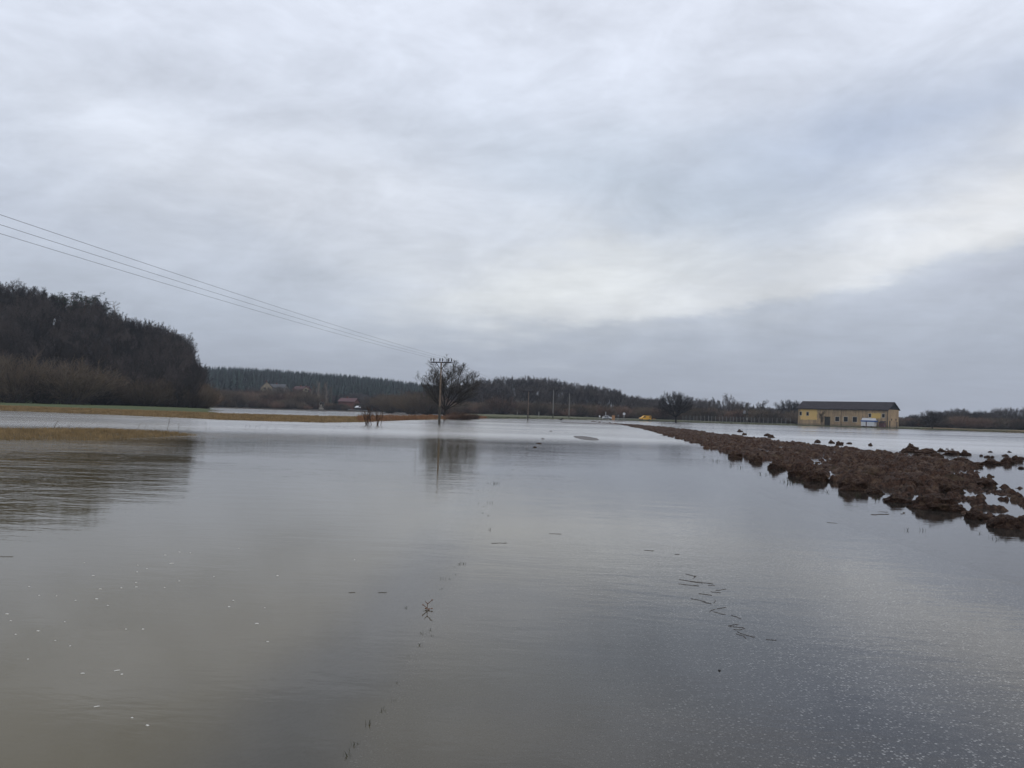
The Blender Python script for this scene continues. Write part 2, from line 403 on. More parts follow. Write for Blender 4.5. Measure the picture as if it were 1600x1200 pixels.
base[:] = (0.060, 0.052, 0.038)                                                        # drowned mud
ng = fbm(X * 0.15, Y * 0.15, 4, 31)[..., None]
base = np.where(((u > -1.0) & (u < 0.15) & (Y < 60))[..., None], (0.018, 0.020, 0.014), base)   # drowned verge grass
tan = np.array((0.200, 0.140, 0.070)); grn = np.array((0.070, 0.088, 0.036)); olv = np.array((0.105, 0.108, 0.062)); wood = np.array((0.045, 0.037, 0.028))
leftm = (A < -0.05)[..., None]
k = sst(e + 12 * (ng[..., 0] - .5), 24, 40)[..., None] * (1 - sst(A, -0.26, -0.18)[..., None] * 0.8)
landc = np.where(leftm, tan * (1 - k) + grn * k, olv * (0.75 + 0.5 * ng))
landc = np.where((A > 0.45)[..., None], olv * 0.7 * (1 - sst(ng, .45, .6)) + tan * 0.75 * sst(ng, .45, .6), landc)
isl = (sst(Z, -0.03, 0.02))[..., None]
base = base * (1 - isl) + landc * isl
base = np.where(((Z > 3.0) | (RR > 400))[..., None], wood, base)
base = np.where(((RR < 60) & (A < -0.2) & (Z > -0.04))[..., None], np.array((0.10, 0.078, 0.045)), base)
ca = me.color_attributes.new('cover', 'FLOAT_COLOR', 'POINT')
ca.data.foreach_set('color', np.concatenate([base, np.ones(X.shape + (1,))], -1).astype(np.float32).ravel())
tag(obj('ground', me), 'flat flooded field bottom rising into meadows and wooded hills', kind='structure')

def asphalt_mat():
    mt = bpy.data.materials.new('asphalt'); mt.use_nodes = True
    t = NT(mt.node_tree); b = mt.node_tree.nodes['Principled BSDF']
    co = t.node('ShaderNodeTexCoord').outputs['Object']
    n = t.noise(co, 0.7, 5, 0.6)
    v = t.node('ShaderNodeTexVoronoi'); t.put(v.inputs['Vector'], co); v.inputs['Scale'].default_value = 55
    sx = t.sep(v.outputs['Color'])
    dot = t.m('MULTIPLY', t.mr(v.outputs['Distance'], 0.30, 0.48, 1, 0), t.mr(sx[0], 0.70, 0.74, 0, 1))
    v2 = t.node('ShaderNodeTexVoronoi'); t.put(v2.inputs['Vector'], co); v2.inputs['Scale'].default_value = 110
    dot2 = t.m('MULTIPLY', t.mr(v2.outputs['Distance'], 0.3, 0.5, 1, 0), t.mr(t.sep(v2.outputs['Color'])[0], 0.65, 0.7, 0, 1))
    patch = t.mr(t.noise(co, 0.55, 4, 0.6), 0.35, 0.62, 0.55, 1)
    c0 = t.mix(n, (0.014, 0.014, 0.015), (0.032, 0.029, 0.028))
    c1 = t.mix(t.m('MULTIPLY', dot2, 0.8), c0, (0.24, 0.235, 0.23))
    c2 = t.mix(t.m('MULTIPLY', dot, patch), c1, t.mix(sx[1], (0.25, 0.24, 0.23), (0.85, 0.85, 0.85)))
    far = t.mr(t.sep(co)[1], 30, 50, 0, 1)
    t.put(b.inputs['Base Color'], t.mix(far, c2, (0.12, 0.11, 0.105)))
    b.inputs['Roughness'].default_value = 0.8
    bp = t.node('ShaderNodeBump'); bp.inputs['Distance'].default_value = 0.004; t.put(bp.inputs['Height'], v.outputs['Distance']); t.put(b.inputs['Normal'], bp.outputs[0])
    return mt
yy = np.concatenate([np.linspace(-30, 2, 20), np.arange(2.3, 30, 0.3), 30 * np.exp(np.arange(0, math.log(455 / 30), 0.012))])
uu = np.linspace(0, 6, 41)
U, YY = np.meshgrid(uu, yy); XX = road_left(YY) + U * (1 + 0.9 * sst(YY, 90, 160))
tag(obj('road', grid_np('road', XX, YY, road_z(XX, YY), asphalt_mat())), 'asphalt road lying under the flood water', kind='structure')

# ------------------------------------------------------------------ water
def water_mat():
    mt = bpy.data.materials.new('water'); mt.use_nodes = True
    t = NT(mt.node_tree); t.n.clear()
    co = t.node('ShaderNodeTexCoord').outputs['Object']; x, y, z = t.sep(co)
    clear = t.node('ShaderNodeAttribute', attribute_name='clear').outputs['Fac']
    wind = t.node('ShaderNodeAttribute', attribute_name='wind').outputs['Fac']
    big = t.noise(t.comb(t.m('MULTIPLY', x, 0.45), y, 0.0), 0.09, 4, 0.6)
    patch = t.mr(big, 0.38, 0.62, 0.45, 1.25)
    # ripples: crests run across the view, lying with the wind
    h1 = t.noise(t.comb(t.m('MULTIPLY', x, 0.55), t.m('ADD', y, t.m('MULTIPLY', x, 0.12)), 0.0), 2.6, 4, 0.55, dist=0.4)
    h2 = t.noise(t.comb(t.m('MULTIPLY', x, 0.35), y, 3.0), 11.0, 3, 0.55, dist=0.5)
    h3 = t.noise(t.comb(t.m('MULTIPLY', x, 0.5), y, 3.0), 0.35, 2, 0.5)
    chop = t.node('ShaderNodeAttribute', attribute_name='chop').outputs['Fac']
    h4 = t.noise(t.comb(t.m('MULTIPLY', x, 0.42), t.m('ADD', y, t.m('MULTIPLY', x, 0.10)), 8.0), 1.9, 4, 0.65, dist=0.3)
    H = t.m('MULTIPLY', chop, t.m('MULTIPLY', patch, t.m('ADD', t.m('MULTIPLY', h4, 0.085), t.m('ADD', t.m('MULTIPLY', h1, 0.045), t.m('MULTIPLY', h2, 0.008)))))
    H = t.m('ADD', H, t.m('ADD', t.m('MULTIPLY', t.m('MULTIPLY', h2, patch), 0.0006), t.m('MULTIPLY', h3, 0.003)))
    bp = t.node('ShaderNodeBump'); bp.inputs['Strength'].default_value = 1; bp.inputs['Distance'].default_value = 1.0
    t.put(bp.inputs['Height'], H)
    fr = t.node('ShaderNodeFresnel'); fr.inputs['IOR'].default_value = 1.333; t.put(fr.inputs['Normal'], bp.outputs[0])
    rgh = t.m('ADD', 0.03, t.m('MULTIPLY', wind, 0.165))
    gl = t.node('ShaderNodeBsdfGlossy'); t.put(gl.inputs['Roughness'], rgh); t.put(gl.inputs['Normal'], bp.outputs[0])
    gl.inputs['Color'].default_value = (0.98, 0.965, 0.955, 1)
    di = t.node('ShaderNodeBsdfDiffuse')
    mud = t.mix(t.noise(co, 0.25, 4, 0.6), (0.080, 0.060, 0.014), (0.102, 0.077, 0.024))
    mud = t.mix(t.mr(t.m('ADD', x, t.m('MULTIPLY', t.m('SUBTRACT', t.noise(co, 0.5, 3, 0.6), 0.5), 3.0)), -3.2, 2.6, 0, 1), mud, (0.034, 0.032, 0.029)); t.put(di.inputs['Color'], mud)
    tr = t.node('ShaderNodeBsdfTransparent'); tr.inputs['Color'].default_value = (0.97, 0.965, 0.95, 1)
    m1 = t.node('ShaderNodeMixShader'); t.put(m1.inputs[0], clear); t.l.new(di.outputs[0], m1.inputs[1]); t.l.new(tr.outputs[0], m1.inputs[2])
    m2 = t.node('ShaderNodeMixShader'); t.put(m2.inputs[0], fr.outputs[0]); t.l.new(m1.outputs[0], m2.inputs[1]); t.l.new(gl.outputs[0], m2.inputs[2])
    o = t.node('ShaderNodeOutputMaterial'); t.l.new(m2.outputs[0], o.inputs[0])
    return mt
WX, WY, WR, WA = polar(0.5, 700, 1.02, 0.95, 420, 80)
wm = grid_np('water', WX, WY, np.zeros_like(WX), water_mat(), True, True)
bott = ground(WX, WY); uw = WX - road_left(WY)
bott = np.where((uw > 0) & (uw < 6), road_z(WX, WY), bott)
depth = np.maximum(-bott, 0)
clear = np.exp(-depth * 3.2) * np.clip(0.15 + 0.85 * sst(uw + 1.2 * (fbm(WX * 0.6, WY * 0.4, 3, 55) - 0.5), 0.2, 2.4) + 0.40 * np.exp(-((uw + 0.2) / 0.35) ** 2), 0, 1)
clear = np.maximum(clear, 0.62 * np.exp(-((uw + 0.30 + 0.25 * (fbm(WX * .8, WY * .8, 2, 56) - .5)) / 0.42) ** 2) * (WR < 30))
clear = clear * np.where((uw > 7.5) | (WR > 45), 0.3, 1)
ca = wm.attributes.new('clear', 'FLOAT', 'POINT'); ca.data.foreach_set('value', clear.astype(np.float32).ravel())
wind = sst(WR, 36, 66) * 0.9
wl = sst(-WX - 0.30 * WY, 0, 12) * sst(WR, 9, 22) * 1.0
wind = np.clip(np.maximum(wind, wl * 0.16), 0, 1)
wind = wind * (0.45 + 0.5 * fbm(WX * 0.03, WY * 0.03, 3, 77) + 0.6 * fbm(WX * 0.012, WY * 0.07, 4, 79)) * (1 - 0.35 * sst(WR, 90, 160))
ca = wm.attributes.new('wind', 'FLOAT', 'POINT'); ca.data.foreach_set('value', wind.astype(np.float32).ravel())
chop = np.clip(0.06 + 0.9 * wl * (1 - 0.3 * sst(WR, 60, 120)) + 0.30 * sst(WR, 38, 60), 0, 1) * (0.7 + 0.6 * fbm(WX * 0.06, WY * 0.06, 3, 78))
ca = wm.attributes.new('chop', 'FLOAT', 'POINT'); ca.data.foreach_set('value', chop.astype(np.float32).ravel())
tag(obj('flood_water', wm), 'murky flood water over the road and fields', kind='structure')

# ------------------------------------------------------------------ ploughed soil strip
edL = [(972, 664.0), (1000, 670), (1060, 686), (1100, 698), (1130, 708), (1200, 722), (1260, 743), (1330, 765), (1400, 780), (1480, 798), (1560, 820), (1600, 835), (1750, 905), (1950, 1010)]
edR = [(968, 661.8), (1000, 663.5), (1060, 668), (1150, 679), (1250, 690), (1350, 699), (1440, 707), (1530, 722), (1600, 744), (1800, 800), (2100, 880)]
gl_ = sorted([tuple(gnd(*p)[:2][::-1]) for p in edL]); gr_ = sorted([tuple(gnd(*p, 0.12)[:2][::-1]) for p in edR])
gl_y, gl_x = zip(*gl_); gr_y, gr_x = zip(*gr_)
def clods(x, y, seed, keep=1.0):
    xi = np.floor(x); yi = np.floor(y); best = np.full(np.shape(x), -1.0)
    def hh(a, b, k):
        n = (a.astype(np.int64) * 374761393 + b.astype(np.int64) * 668265263 + (seed * 31 + k) * 1442695041) & 0xffffffff
        n = ((n ^ (n >> 13)) * 1274126177) & 0xffffffff; n = n ^ (n >> 16)
        return (n & 0xffff) / 65535.0
    for i in (-1, 0, 1):
        for j in (-1, 0, 1):
            a, b = xi + i, yi + j; ox, oy, rr_, kk, e1 = hh(a, b, 1), hh(a, b, 2), hh(a, b, 3), hh(a, b, 4), hh(a, b, 5)
            dx, dy = x - a - ox, y - b - oy; ca_, sa_ = np.cos(e1 * 3.1), np.sin(e1 * 3.1)
            d = np.sqrt((dx * ca_ + dy * sa_) ** 2 + ((dy * ca_ - dx * sa_) * (1.2 + .6 * e1)) ** 2) / (0.38 + 0.55 * rr_)
            hgt = np.where((d < 1) & (kk < keep), np.sqrt(np.clip(1 - d * d, 0, 1)) * (0.45 + 0.55 * rr_), 0)
            best = np.maximum(best, hgt)
    return np.maximum(best, 0)
def soil_edges(y): return np.interp(y, gl_y, gl_x), np.interp(y, gr_y, gr_x)
def soil_h(x, y):
    xl, xr = soil_edges(y)
    far = sst(y, 20, 60)
    wob = (fbm(y * 0.8, y * 0 + 3, 3, 61) - 0.5) * 0.9 + (vnoise(y * 2.2, y * 0, 62) - 0.5) * 0.5
    eL = x - xl + wob; eR = xr - x + (fbm(y * 0.5, y * 0 + 9, 3, 63) - 0.5) * 2.0
    prof = -0.34 + 0.385 * sst(eL, -0.25, 0.50) * sst(eR, -0.4, 1.6)
    wx = x + 0.35 * (fbm(x * 1.1, y * 1.1, 2, 41) - 0.5); wy = y + 0.35 * (fbm(x * 1.1 + 9, y * 1.1, 2, 42) - 0.5)
    s = (wx - xl - 0.02 * y)
    fur = 0.055 * np.cos(2 * math.pi * s / 1.25 + 1.6 * fbm(x * 0.2, y * 0.12, 2, 47))
    b1 = 1 - np.abs(2 * fbm(wx * 1.5, wy * 1.2, 2, 43) - 1) * 2.0
    c1 = 1 - np.abs(2 * fbm(wx * 4.2, wy * 3.6, 2, 44) - 1) * 2.0
    b2 = fbm(wx * 9, wy * 9, 3, 45) - 0.5
    lowp = fbm(x * 0.45, y * 0.30, 2, 46) - 0.5
    nearlow = (1 - far)
    b3 = fbm(wx * 3.0, wy * 2.6, 2, 48); b3 = sst(b3, 0.42, 0.60)
    c1 = sst(fbm(wx * 6.5, wy * 6.0, 2, 44), 0.40, 0.62) * 2 - 0.7
    h = prof + fur * 1.1 + 0.10 * (b1 - 0.35) + 0.08 * (b3 - 0.55) + 0.26 * (clods(wx * 1.9, wy * 1.7, 5, .75) - .42) + 0.13 * (clods(wx * 4.6, wy * 4.4, 6, .8) - .4) + 0.055 * (clods(wx * 11, wy * 11, 7, .8) - .4) + 0.045 * b2 + (0.46 * nearlow + 0.14 * far) * lowp - 0.035 * nearlow
    pud = sst(fbm(x * 1.1, y * 0.55, 2, 49), 0.54, 0.68) * nearlow
    h = h - 0.20 * pud
    h = np.where(h > 0, 0.34 * np.tanh(h / 0.34), h)
    return np.where(prof < -0.30, np.minimum(h, -0.12), h)
def soil_mat():
    mt = bpy.data.materials.new('ploughed_soil'); mt.use_nodes = True
    t = NT(mt.node_tree); b = mt.node_tree.nodes['Principled BSDF']
    co = t.node('ShaderNodeTexCoord').outputs['Object']
    n = t.noise(co, 1.1, 5, 0.6); n2 = t.noise(co, 12, 6, 0.65); n3 = t.noise(co, 0.5, 3, 0.6)
    c0 = t.mix(t.mr(n2, 0.35, 0.65, 0, 1), (0.020, 0.011, 0.008), (0.090, 0.050, 0.034))
    c1 = t.mix(t.mr(t.noise(co, 3.2, 5, 0.65), 0.50, 0.64, 0, 0.75), c0, (0.135, 0.090, 0.060))
    c2 = t.mix(t.mr(n3, 0.60, 0.72, 0, 0.6), c1, (0.058, 0.045, 0.024))
    t.put(b.inputs['Base Color'], c2)
    t.put(b.inputs['Roughness'], t.mr(n, 0.4, 0.6, 0.70, 0.95)); b.inputs['Specular IOR Level'].default_value = 0.18
    bp = t.node('ShaderNodeBump'); bp.inputs['Distance'].default_value = 0.08
    t.put(bp.inputs['Height'], t.noise(co, 22, 6, 0.7)); t.put(b.inputs['Normal'], bp.outputs[0])
    return mt
M['soil'] = soil_mat()
ry = 5.0 * np.exp(np.arange(0, math.log(225 / 5.0), 0.0031))
cu_ = np.linspace(0, 1, 320)
C_, Yg = np.meshgrid(cu_, ry); xl, xr = soil_edges(Yg); Xg = (xl - 0.9) * (1 - C_) + (xr + 1.4) * C_
tag(obj('ploughed_soil', grid_np('ploughed_soil', Xg, Yg, soil_h(Xg, Yg), M['soil'])), 'strip of wet brown ploughed earth standing out of the flood', kind='structure')

# ------------------------------------------------------------------ trees
def tubes(P0, P1, R0, R1, k):
    P0, P1 = np.asarray(P0, float), np.asarray(P1, float); R0 = np.asarray(R0, float); R1 = np.asarray(R1, float)
    d = P1 - P0; d /= np.maximum(np.linalg.norm(d, axis=1, keepdims=True), 1e-9)
    t = np.where(np.abs(d[:, 2:3]) < 0.9, np.array([[0, 0, 1.0]]), np.array([[1.0, 0, 0]]))
    uu = np.cross(d, t); uu /= np.linalg.norm(uu, axis=1, keepdims=True); vv = np.cross(d, uu)
    an = np.arange(k) * 2 * math.pi / k
    ring = uu[:, None, :] * np.cos(an)[None, :, None] + vv[:, None, :] * np.sin(an)[None, :, None]
    V = np.concatenate([P0[:, None, :] + ring * R0[:, None, None], P1[:, None, :] + ring * R1[:, None, None]], 1)
    n = len(P0); b = (np.arange(n) * 2 * k)[:, None]; i = np.arange(k); j = (i + 1) % k
    F = np.stack([b + i, b + j, b + k + j, b + k + i], -1).reshape(-1, 4)
    return V.reshape(-1, 3), F
def grow(spec, rs, lean=(0, 0, 1), start=(0, 0, 0), H=10.0, r=0.3):
    """spec: list of levels: (children, length ratio, angle deg, start fraction, segments, wander, up pull)"""
    segs = []
    def branch(p, d, L, r, lev):
        n = spec[lev][4]; wander = spec[lev][5]; pull = spec[lev][6]
        pts = [p]; rads = [r]; dirs = [d]
        for i in range(n):
            d = (d + Vector((rs.gauss(0, wander), rs.gauss(0, wander), rs.gauss(0, wander) + pull))).normalized()
            p = p + d * (L / n); r2 = r * (1 - 0.72 * (i + 1) / n)
            segs.append((pts[-1], p, rads[-1], r2, lev)); pts.append(p); rads.append(r2); dirs.append(d)
        if lev + 1 >= len(spec): return
        nc, ratio, ang, sf = spec[lev + 1][:4]
        for c_ in range(nc):
            f = sf + (1 - sf) * (c_ + rs.random()) / nc; f = min(f, 0.999)
            i = int(f * n); q = f * n - i; pp = pts[i].lerp(pts[i + 1], q); rr = rads[i] * (1 - q) + rads[i + 1] * q
            dd = dirs[i + 1]; t = Vector((rs.gauss(0, 1), rs.gauss(0, 1), rs.gauss(0, 1) * 0.7))
            perp = (t - dd * t.dot(dd)).normalized(); a = R(ang * rs.uniform(0.6, 1.3))
            nd = dd * math.cos(a) + perp * math.sin(a)
            branch(pp, nd.normalized(), L * ratio * ((1.15 - 0.55 * f) if lev else (0.80 + 0.55 * f * (1 - f) * 4 * 0.7)) * rs.uniform(0.75, 1.2), max(rr * 0.62, 0.008), lev + 1)
    branch(Vector(start), Vector(lean).normalized(), H, r, 0)
    return segs
def split_meshes(name, segs, mats, cut, twigr=1.0, minr=0.0):
    out = []
    for part, sel in (('trunk', [s for s in segs if s[4] < cut]), ('crown', [s for s in segs if s[4] >= cut])):
        P0 = [s[0][:] for s in sel]; P1 = [s[1][:] for s in sel]
        f = 1.0 if part == 'trunk' else twigr
        R0 = [max(s[2] * f, minr) for s in sel]; R1 = [max(s[3] * f, minr * 0.7) for s in sel]
        out.append(tubes(P0, P1, R0, R1, 6 if part == 'trunk' else 3))
    mt = mesh_np(name + '_trunk', *out[0], (mats[0],), True); mc = mesh_np(name + '_crown', *out[1], (mats[1],))
    V = np.concatenate([out[0][0], out[1][0]]); F = np.concatenate([out[0][1], out[1][1] + len(out[0][0])])
    mi = np.concatenate([np.zeros(len(out[0][1])), np.ones(len(out[1][1]))])
    ma = mesh_np(name, V, F, mats, midx=mi)
    zs = V[:, 2]; h = float(np.percentile(zs, 99.7)); wd = float(np.percentile(np.hypot(V[:, 0], V[:, 1]), 97))
    return dict(trunk=mt, crown=mc, all=ma, h=h, w=wd)

BARE = []
for i, (sp_, tm) in enumerate([
    ([(0, 0, 0, 0, 8, .05, .02), (12, .50, 38, .26, 6, .08, .13), (9, .42, 38, .2, 4, .09, .12), (8, .42, 38, .15, 3, .11, .09), (7, .5, 38, .1, 2, .12, .06)], 'twig'),
    ([(0, 0, 0, 0, 8, .07, .02), (13, .42, 46, .38, 6, .09, .16), (8, .44, 40, .2, 4, .10, .12), (7, .44, 38, .15, 3, .12, .08), (6, .5, 38, .1, 2, .13, .05)], 'twig'),
    ([(0, 0, 0, 0, 9, .04, .03), (15, .42, 42, .24, 6, .08, .14), (8, .45, 34, .2, 4, .09, .14), (7, .45, 36, .15, 3, .11, .10), (6, .5, 36, .1, 2, .12, .06)], 'twig'),
    ([(0, 0, 0, 0, 7, .09, .02), (13, .52, 52, .14, 6, .09, .15), (9, .43, 42, .2, 4, .11, .10), (8, .43, 40, .15, 3, .12, .08), (7, .5, 40, .1, 2, .13, .05)], 'twig')]):
    rs = random.Random(100 + i)
    BARE.append(split_meshes('bare_tree', grow(sp_, rs, H=9, r=0.22), (M['bark'], M[tm]), 2, 1.2, 0.0125))
rs = random.Random(5)
POPLAR = split_meshes('pale_tree', grow([(0, 0, 0, 0, 9, .03, .03), (16, .24, 28, .2, 5, .10, .25), (6, .4, 34, .2, 3, .15, .1), (5, .5, 40, .15, 2, .2, .03)], rs, H=12, r=0.2), (M['palewood'], M['palewood']), 1, 1.3, 0.03)
def willow(seed, tm, n=70, h=1.0, spread=1.0):
    rs = random.Random(seed); segs = []
    for i in range(n):
        a = rs.uniform(0, 2 * math.pi); rad = rs.uniform(0, 0.8); tilt = rs.uniform(0.05, 1.0) ** 0.8 * 0.95 * spread
        d = (math.cos(a) * math.sin(tilt), math.sin(a) * math.sin(tilt), math.cos(tilt))
        ln = 4.6 * h * (1 - 0.12 * tilt) * rs.uniform(0.75, 1.1)
        segs += [(s[0], s[1], s[2], s[3], s[4]) for s in grow([(0, 0, 0, 0, 4, .09, .03), (7, .42, 30, .2, 3, .14, .08), (5, .5, 32, .15, 2, .18, .05)], rs, d, (math.cos(a) * rad, math.sin(a) * rad, -0.2), ln, 0.045)]
    return split_meshes('willow_thicket', segs, (M['bark'], M[tm]), 1, 1.2, 0.014)
WIL = [willow(1, 'willow'), willow(2, 'willow', 80), willow(3, 'redtwig', 60, 0.9)]

def needle_clump(rs, c_, rad, n, size, flat=0.6):
    V = []; F = []
    for i in range(n):
        d = Vector((rs.gauss(0, 1), rs.gauss(0, 1), rs.gauss(0, 1) * flat)); d = d.normalized() * rad * rs.random() ** 0.4; d.z *= flat
        p = Vector(c_) + d; a = Vector((rs.gauss(0, 1), rs.gauss(0, 1), rs.gauss(0, .6))).normalized() * size * rs.uniform(.6, 1.3)
        b = Vector((rs.gauss(0, 1), rs.gauss(0, 1), rs.gauss(0, .6))).normalized() * size * 0.45
        k = len(V); V += [p - a * .5, p + b * .5, p + a * .5, p - b * .5]; F.append((k, k + 1, k + 2, k + 3))
    return V, F
def pine(seed):
    rs = random.Random(seed); segs = grow([(0, 0, 0, 0, 8, .04, .03), (13, .24, 68, .52, 4, .12, .08)], rs, H=13, r=0.2)
    V, F = tubes([s[0][:] for s in segs], [s[1][:] for s in segs], [s[2] for s in segs], [s[3] for s in segs], 5)
    nv = []; nf = []
    for s in [q for q in segs if q[4] == 1][1::2] + [segs[7]]:
        v, f = needle_clump(rs, s[1], rs.uniform(0.55, 1.05), 60, 0.34)
        b = len(nv); nv += v; nf += [tuple(i + b for i in q) for q in f]
    nvn = np.array([p[:] for p in nv]); nfn = np.array(nf)
    mt = mesh_np('pine_trunk', V, F, (M['pinebark'],), True); mc = mesh_np('pine_crown', nvn, nfn, (M['needles'],))
    ma = mesh_np('pine', np.concatenate([V, nvn]), np.concatenate([F, nfn + len(V)]), (M['pinebark'], M['needles']), midx=[0] * len(F) + [1] * len(nfn))
    return dict(trunk=mt, crown=mc, all=ma, h=float(nvn[:, 2].max()), w=3)
PINE = [pine(1), pine(2)]
def spruce_t(seed, H=13.0):
    rs = random.Random(seed); V, F = tubes([(0, 0, 0)], [(0, 0, H)], [0.18], [0.02], 5)
    nv = []; nf = []
    z = 0.8
    while z < H - 0.1:
        rad = (1 - z / H) ** 0.85 * 2.3 * rs.uniform(0.85, 1.15) + 0.1
        for q in range(9):
            a = rs.uniform(0, 2 * math.pi); rr = rad * rs.uniform(.7, 1.1)
            d = Vector((math.cos(a), math.sin(a), 0)); s_ = Vector((-d.y, d.x, 0))
            p0 = Vector((0, 0, z + 0.25)); p1 = p0 + d * rr * .55 + s_ * rr * .22 - Vector((0, 0, .05 * rr)); p2 = p0 + d * rr - Vector((0, 0, .38 * rr)); p3 = p0 + d * rr * .55 - s_ * rr * .22 - Vector((0, 0, .3 * rr))
            k = len(nv); nv += [p0, p1, p2, p3]; nf.append((k, k + 1, k + 2, k + 3))
        z += 0.42
    nvn = np.array([p[:] for p in nv]); nfn = np.array(nf)
    ma = mesh_np('spruce', np.concatenate([V, nvn]), np.concatenate([F, nfn + len(V)]), (M['bark'], M['spruce']), midx=[0] * len(F) + [1] * len(nfn))
    return dict(all=ma, h=H, w=2.3)
SPR = [spruce_t(1), spruce_t(2, 12.0)]

def hfloat(x, y): return float(ground(np.array([x]), np.array([y]))[0])
ORD = ['first','second','third','fourth','fifth','sixth','seventh','eighth','ninth','tenth','eleventh','twelfth','thirteenth','fourteenth','fifteenth','sixteenth','seventeenth','eighteenth','nineteenth','twentieth',
       'twenty-first','twenty-second','twenty-third','twenty-fourth','twenty-fifth','twenty-sixth','twenty-seventh','twenty-eighth','twenty-ninth','thirtieth','thirty-first','thirty-second','thirty-third','thirty-fourth','thirty-fifth','thirty-sixth','thirty-seventh','thirty-eighth','thirty-ninth','fortieth',
       'forty-first','forty-second','forty-third','forty-fourth','forty-fifth','forty-sixth','forty-seventh','forty-eighth','forty-ninth','fiftieth','fifty-first','fifty-second','fifty-third','fifty-fourth','fifty-fifth','fifty-sixth','fifty-seventh','fifty-eighth','fifty-ninth','sixtieth']
def tree(name, proto, px, py_top, D, label, cat='tree', group=None, wide=1.0, parts=False, rz=None, zbase=None):
    p = at(px, py_top, D); z0 = hfloat(p.x, p.y) if zbase is None else zbase
    h = p.z - z0; s = max(h / proto['h'], 0.15); sc = (s * wide, s * wide, s)
    rz = random.uniform(0, 6.28) if rz is None else rz
    if parts:
        t = thing(name, label, cat, (p.x, p.y, z0 - 0.1), rz, group); t.scale = sc
        obj('trunk', proto['trunk'], t); obj('crown', proto['crown'], t)
        return t
    o = obj(name, proto['all'], None, (p.x, p.y, z0 - 0.1)); o.rotation_euler.z = rz; o.scale = sc
    return tag(o, label, cat, group)

# the big field tree behind the first pole: two leaning limbs, wide spreading crown
rs = random.Random(31)
fs = [(0, 0, 0, 0, 2, .02, 0)]
segs = []
segs.append((Vector((0, 0, -0.3)), Vector((0.05, 0, 1.0)), 0.36, 0.30, 0)); segs.append((Vector((0.05, 0, 1.0)), Vector((0.15, 0, 2.0)), 0.30, 0.27, 0))
lsp = [(0, 0, 0, 0, 7, .05, .04), (11, .46, 38, .22, 5, .09, .10), (9, .46, 38, .18, 4, .10, .09), (7, .46, 38, .15, 3, .12, .07), (5, .55, 38, .1, 2, .13, .05)]
for d, L, r_ in (((0.80, 0.1, 0.85), 8.6, .20), ((-0.12, 0.0, 1), 9.6, .21), ((-0.62, -0.1, 0.85), 8.0, .16), ((-0.95, 0.3, 0.75), 6.4, .10), ((0.32, 0.5, 1.0), 9.0, .16), ((0.48, -0.45, 1.0), 9.0, .15), ((0.15, .1, 1.0), 9.6, .15), ((-.35, .55, .9), 8.0, .13), ((1.0, -.25, .62), 6.6, .11)):
    segs += grow(lsp, rs, d, (0.13, 0, 1.9), L, r_)
OAK = split_meshes('field_tree', segs, (M['bark'], M['oaktwig']), 2, 1.1, 0.0095)
p = at(697, 560, 175)
t = tree('bare_tree', OAK, 697, 560, 175, 'big spreading bare tree right behind the near power pole', 'tree', parts=True, rz=0.0, wide=1.12)
print('OAK', OAK['h'], OAK['w'], t.scale)
ROUND = None
segs = [(Vector((0, 0, -0.3)), Vector((0.0, 0, 1.9)), 0.34, 0.27, 0)]
for i in range(12):
    a = i * 2.4 + rs.uniform(-.3, .3); tl = .15 + 1.0 * (i / 11) ** .7
    segs += grow([(0, 0, 0, 0, 6, .07, .05), (13, .50, 42, .2, 5, .10, .08), (10, .45, 40, .18, 3, .12, .06), (8, .45, 40, .1, 2, .14, .05)], rs, (math.cos(a) * math.sin(tl), math.sin(a) * math.sin(tl), math.cos(tl)), (0, 0, 1.8), 6.6, .15)
ROUND = split_meshes('round_tree', segs, (M['bark'], M['twig']), 1, 1.2, 0.017)
tree('bare_tree', ROUND, 1057, 612, 312, 'round dense bare tree at the water edge right of the yellow van', 'tree', parts=True, wide=1.05, zbase=0.05)

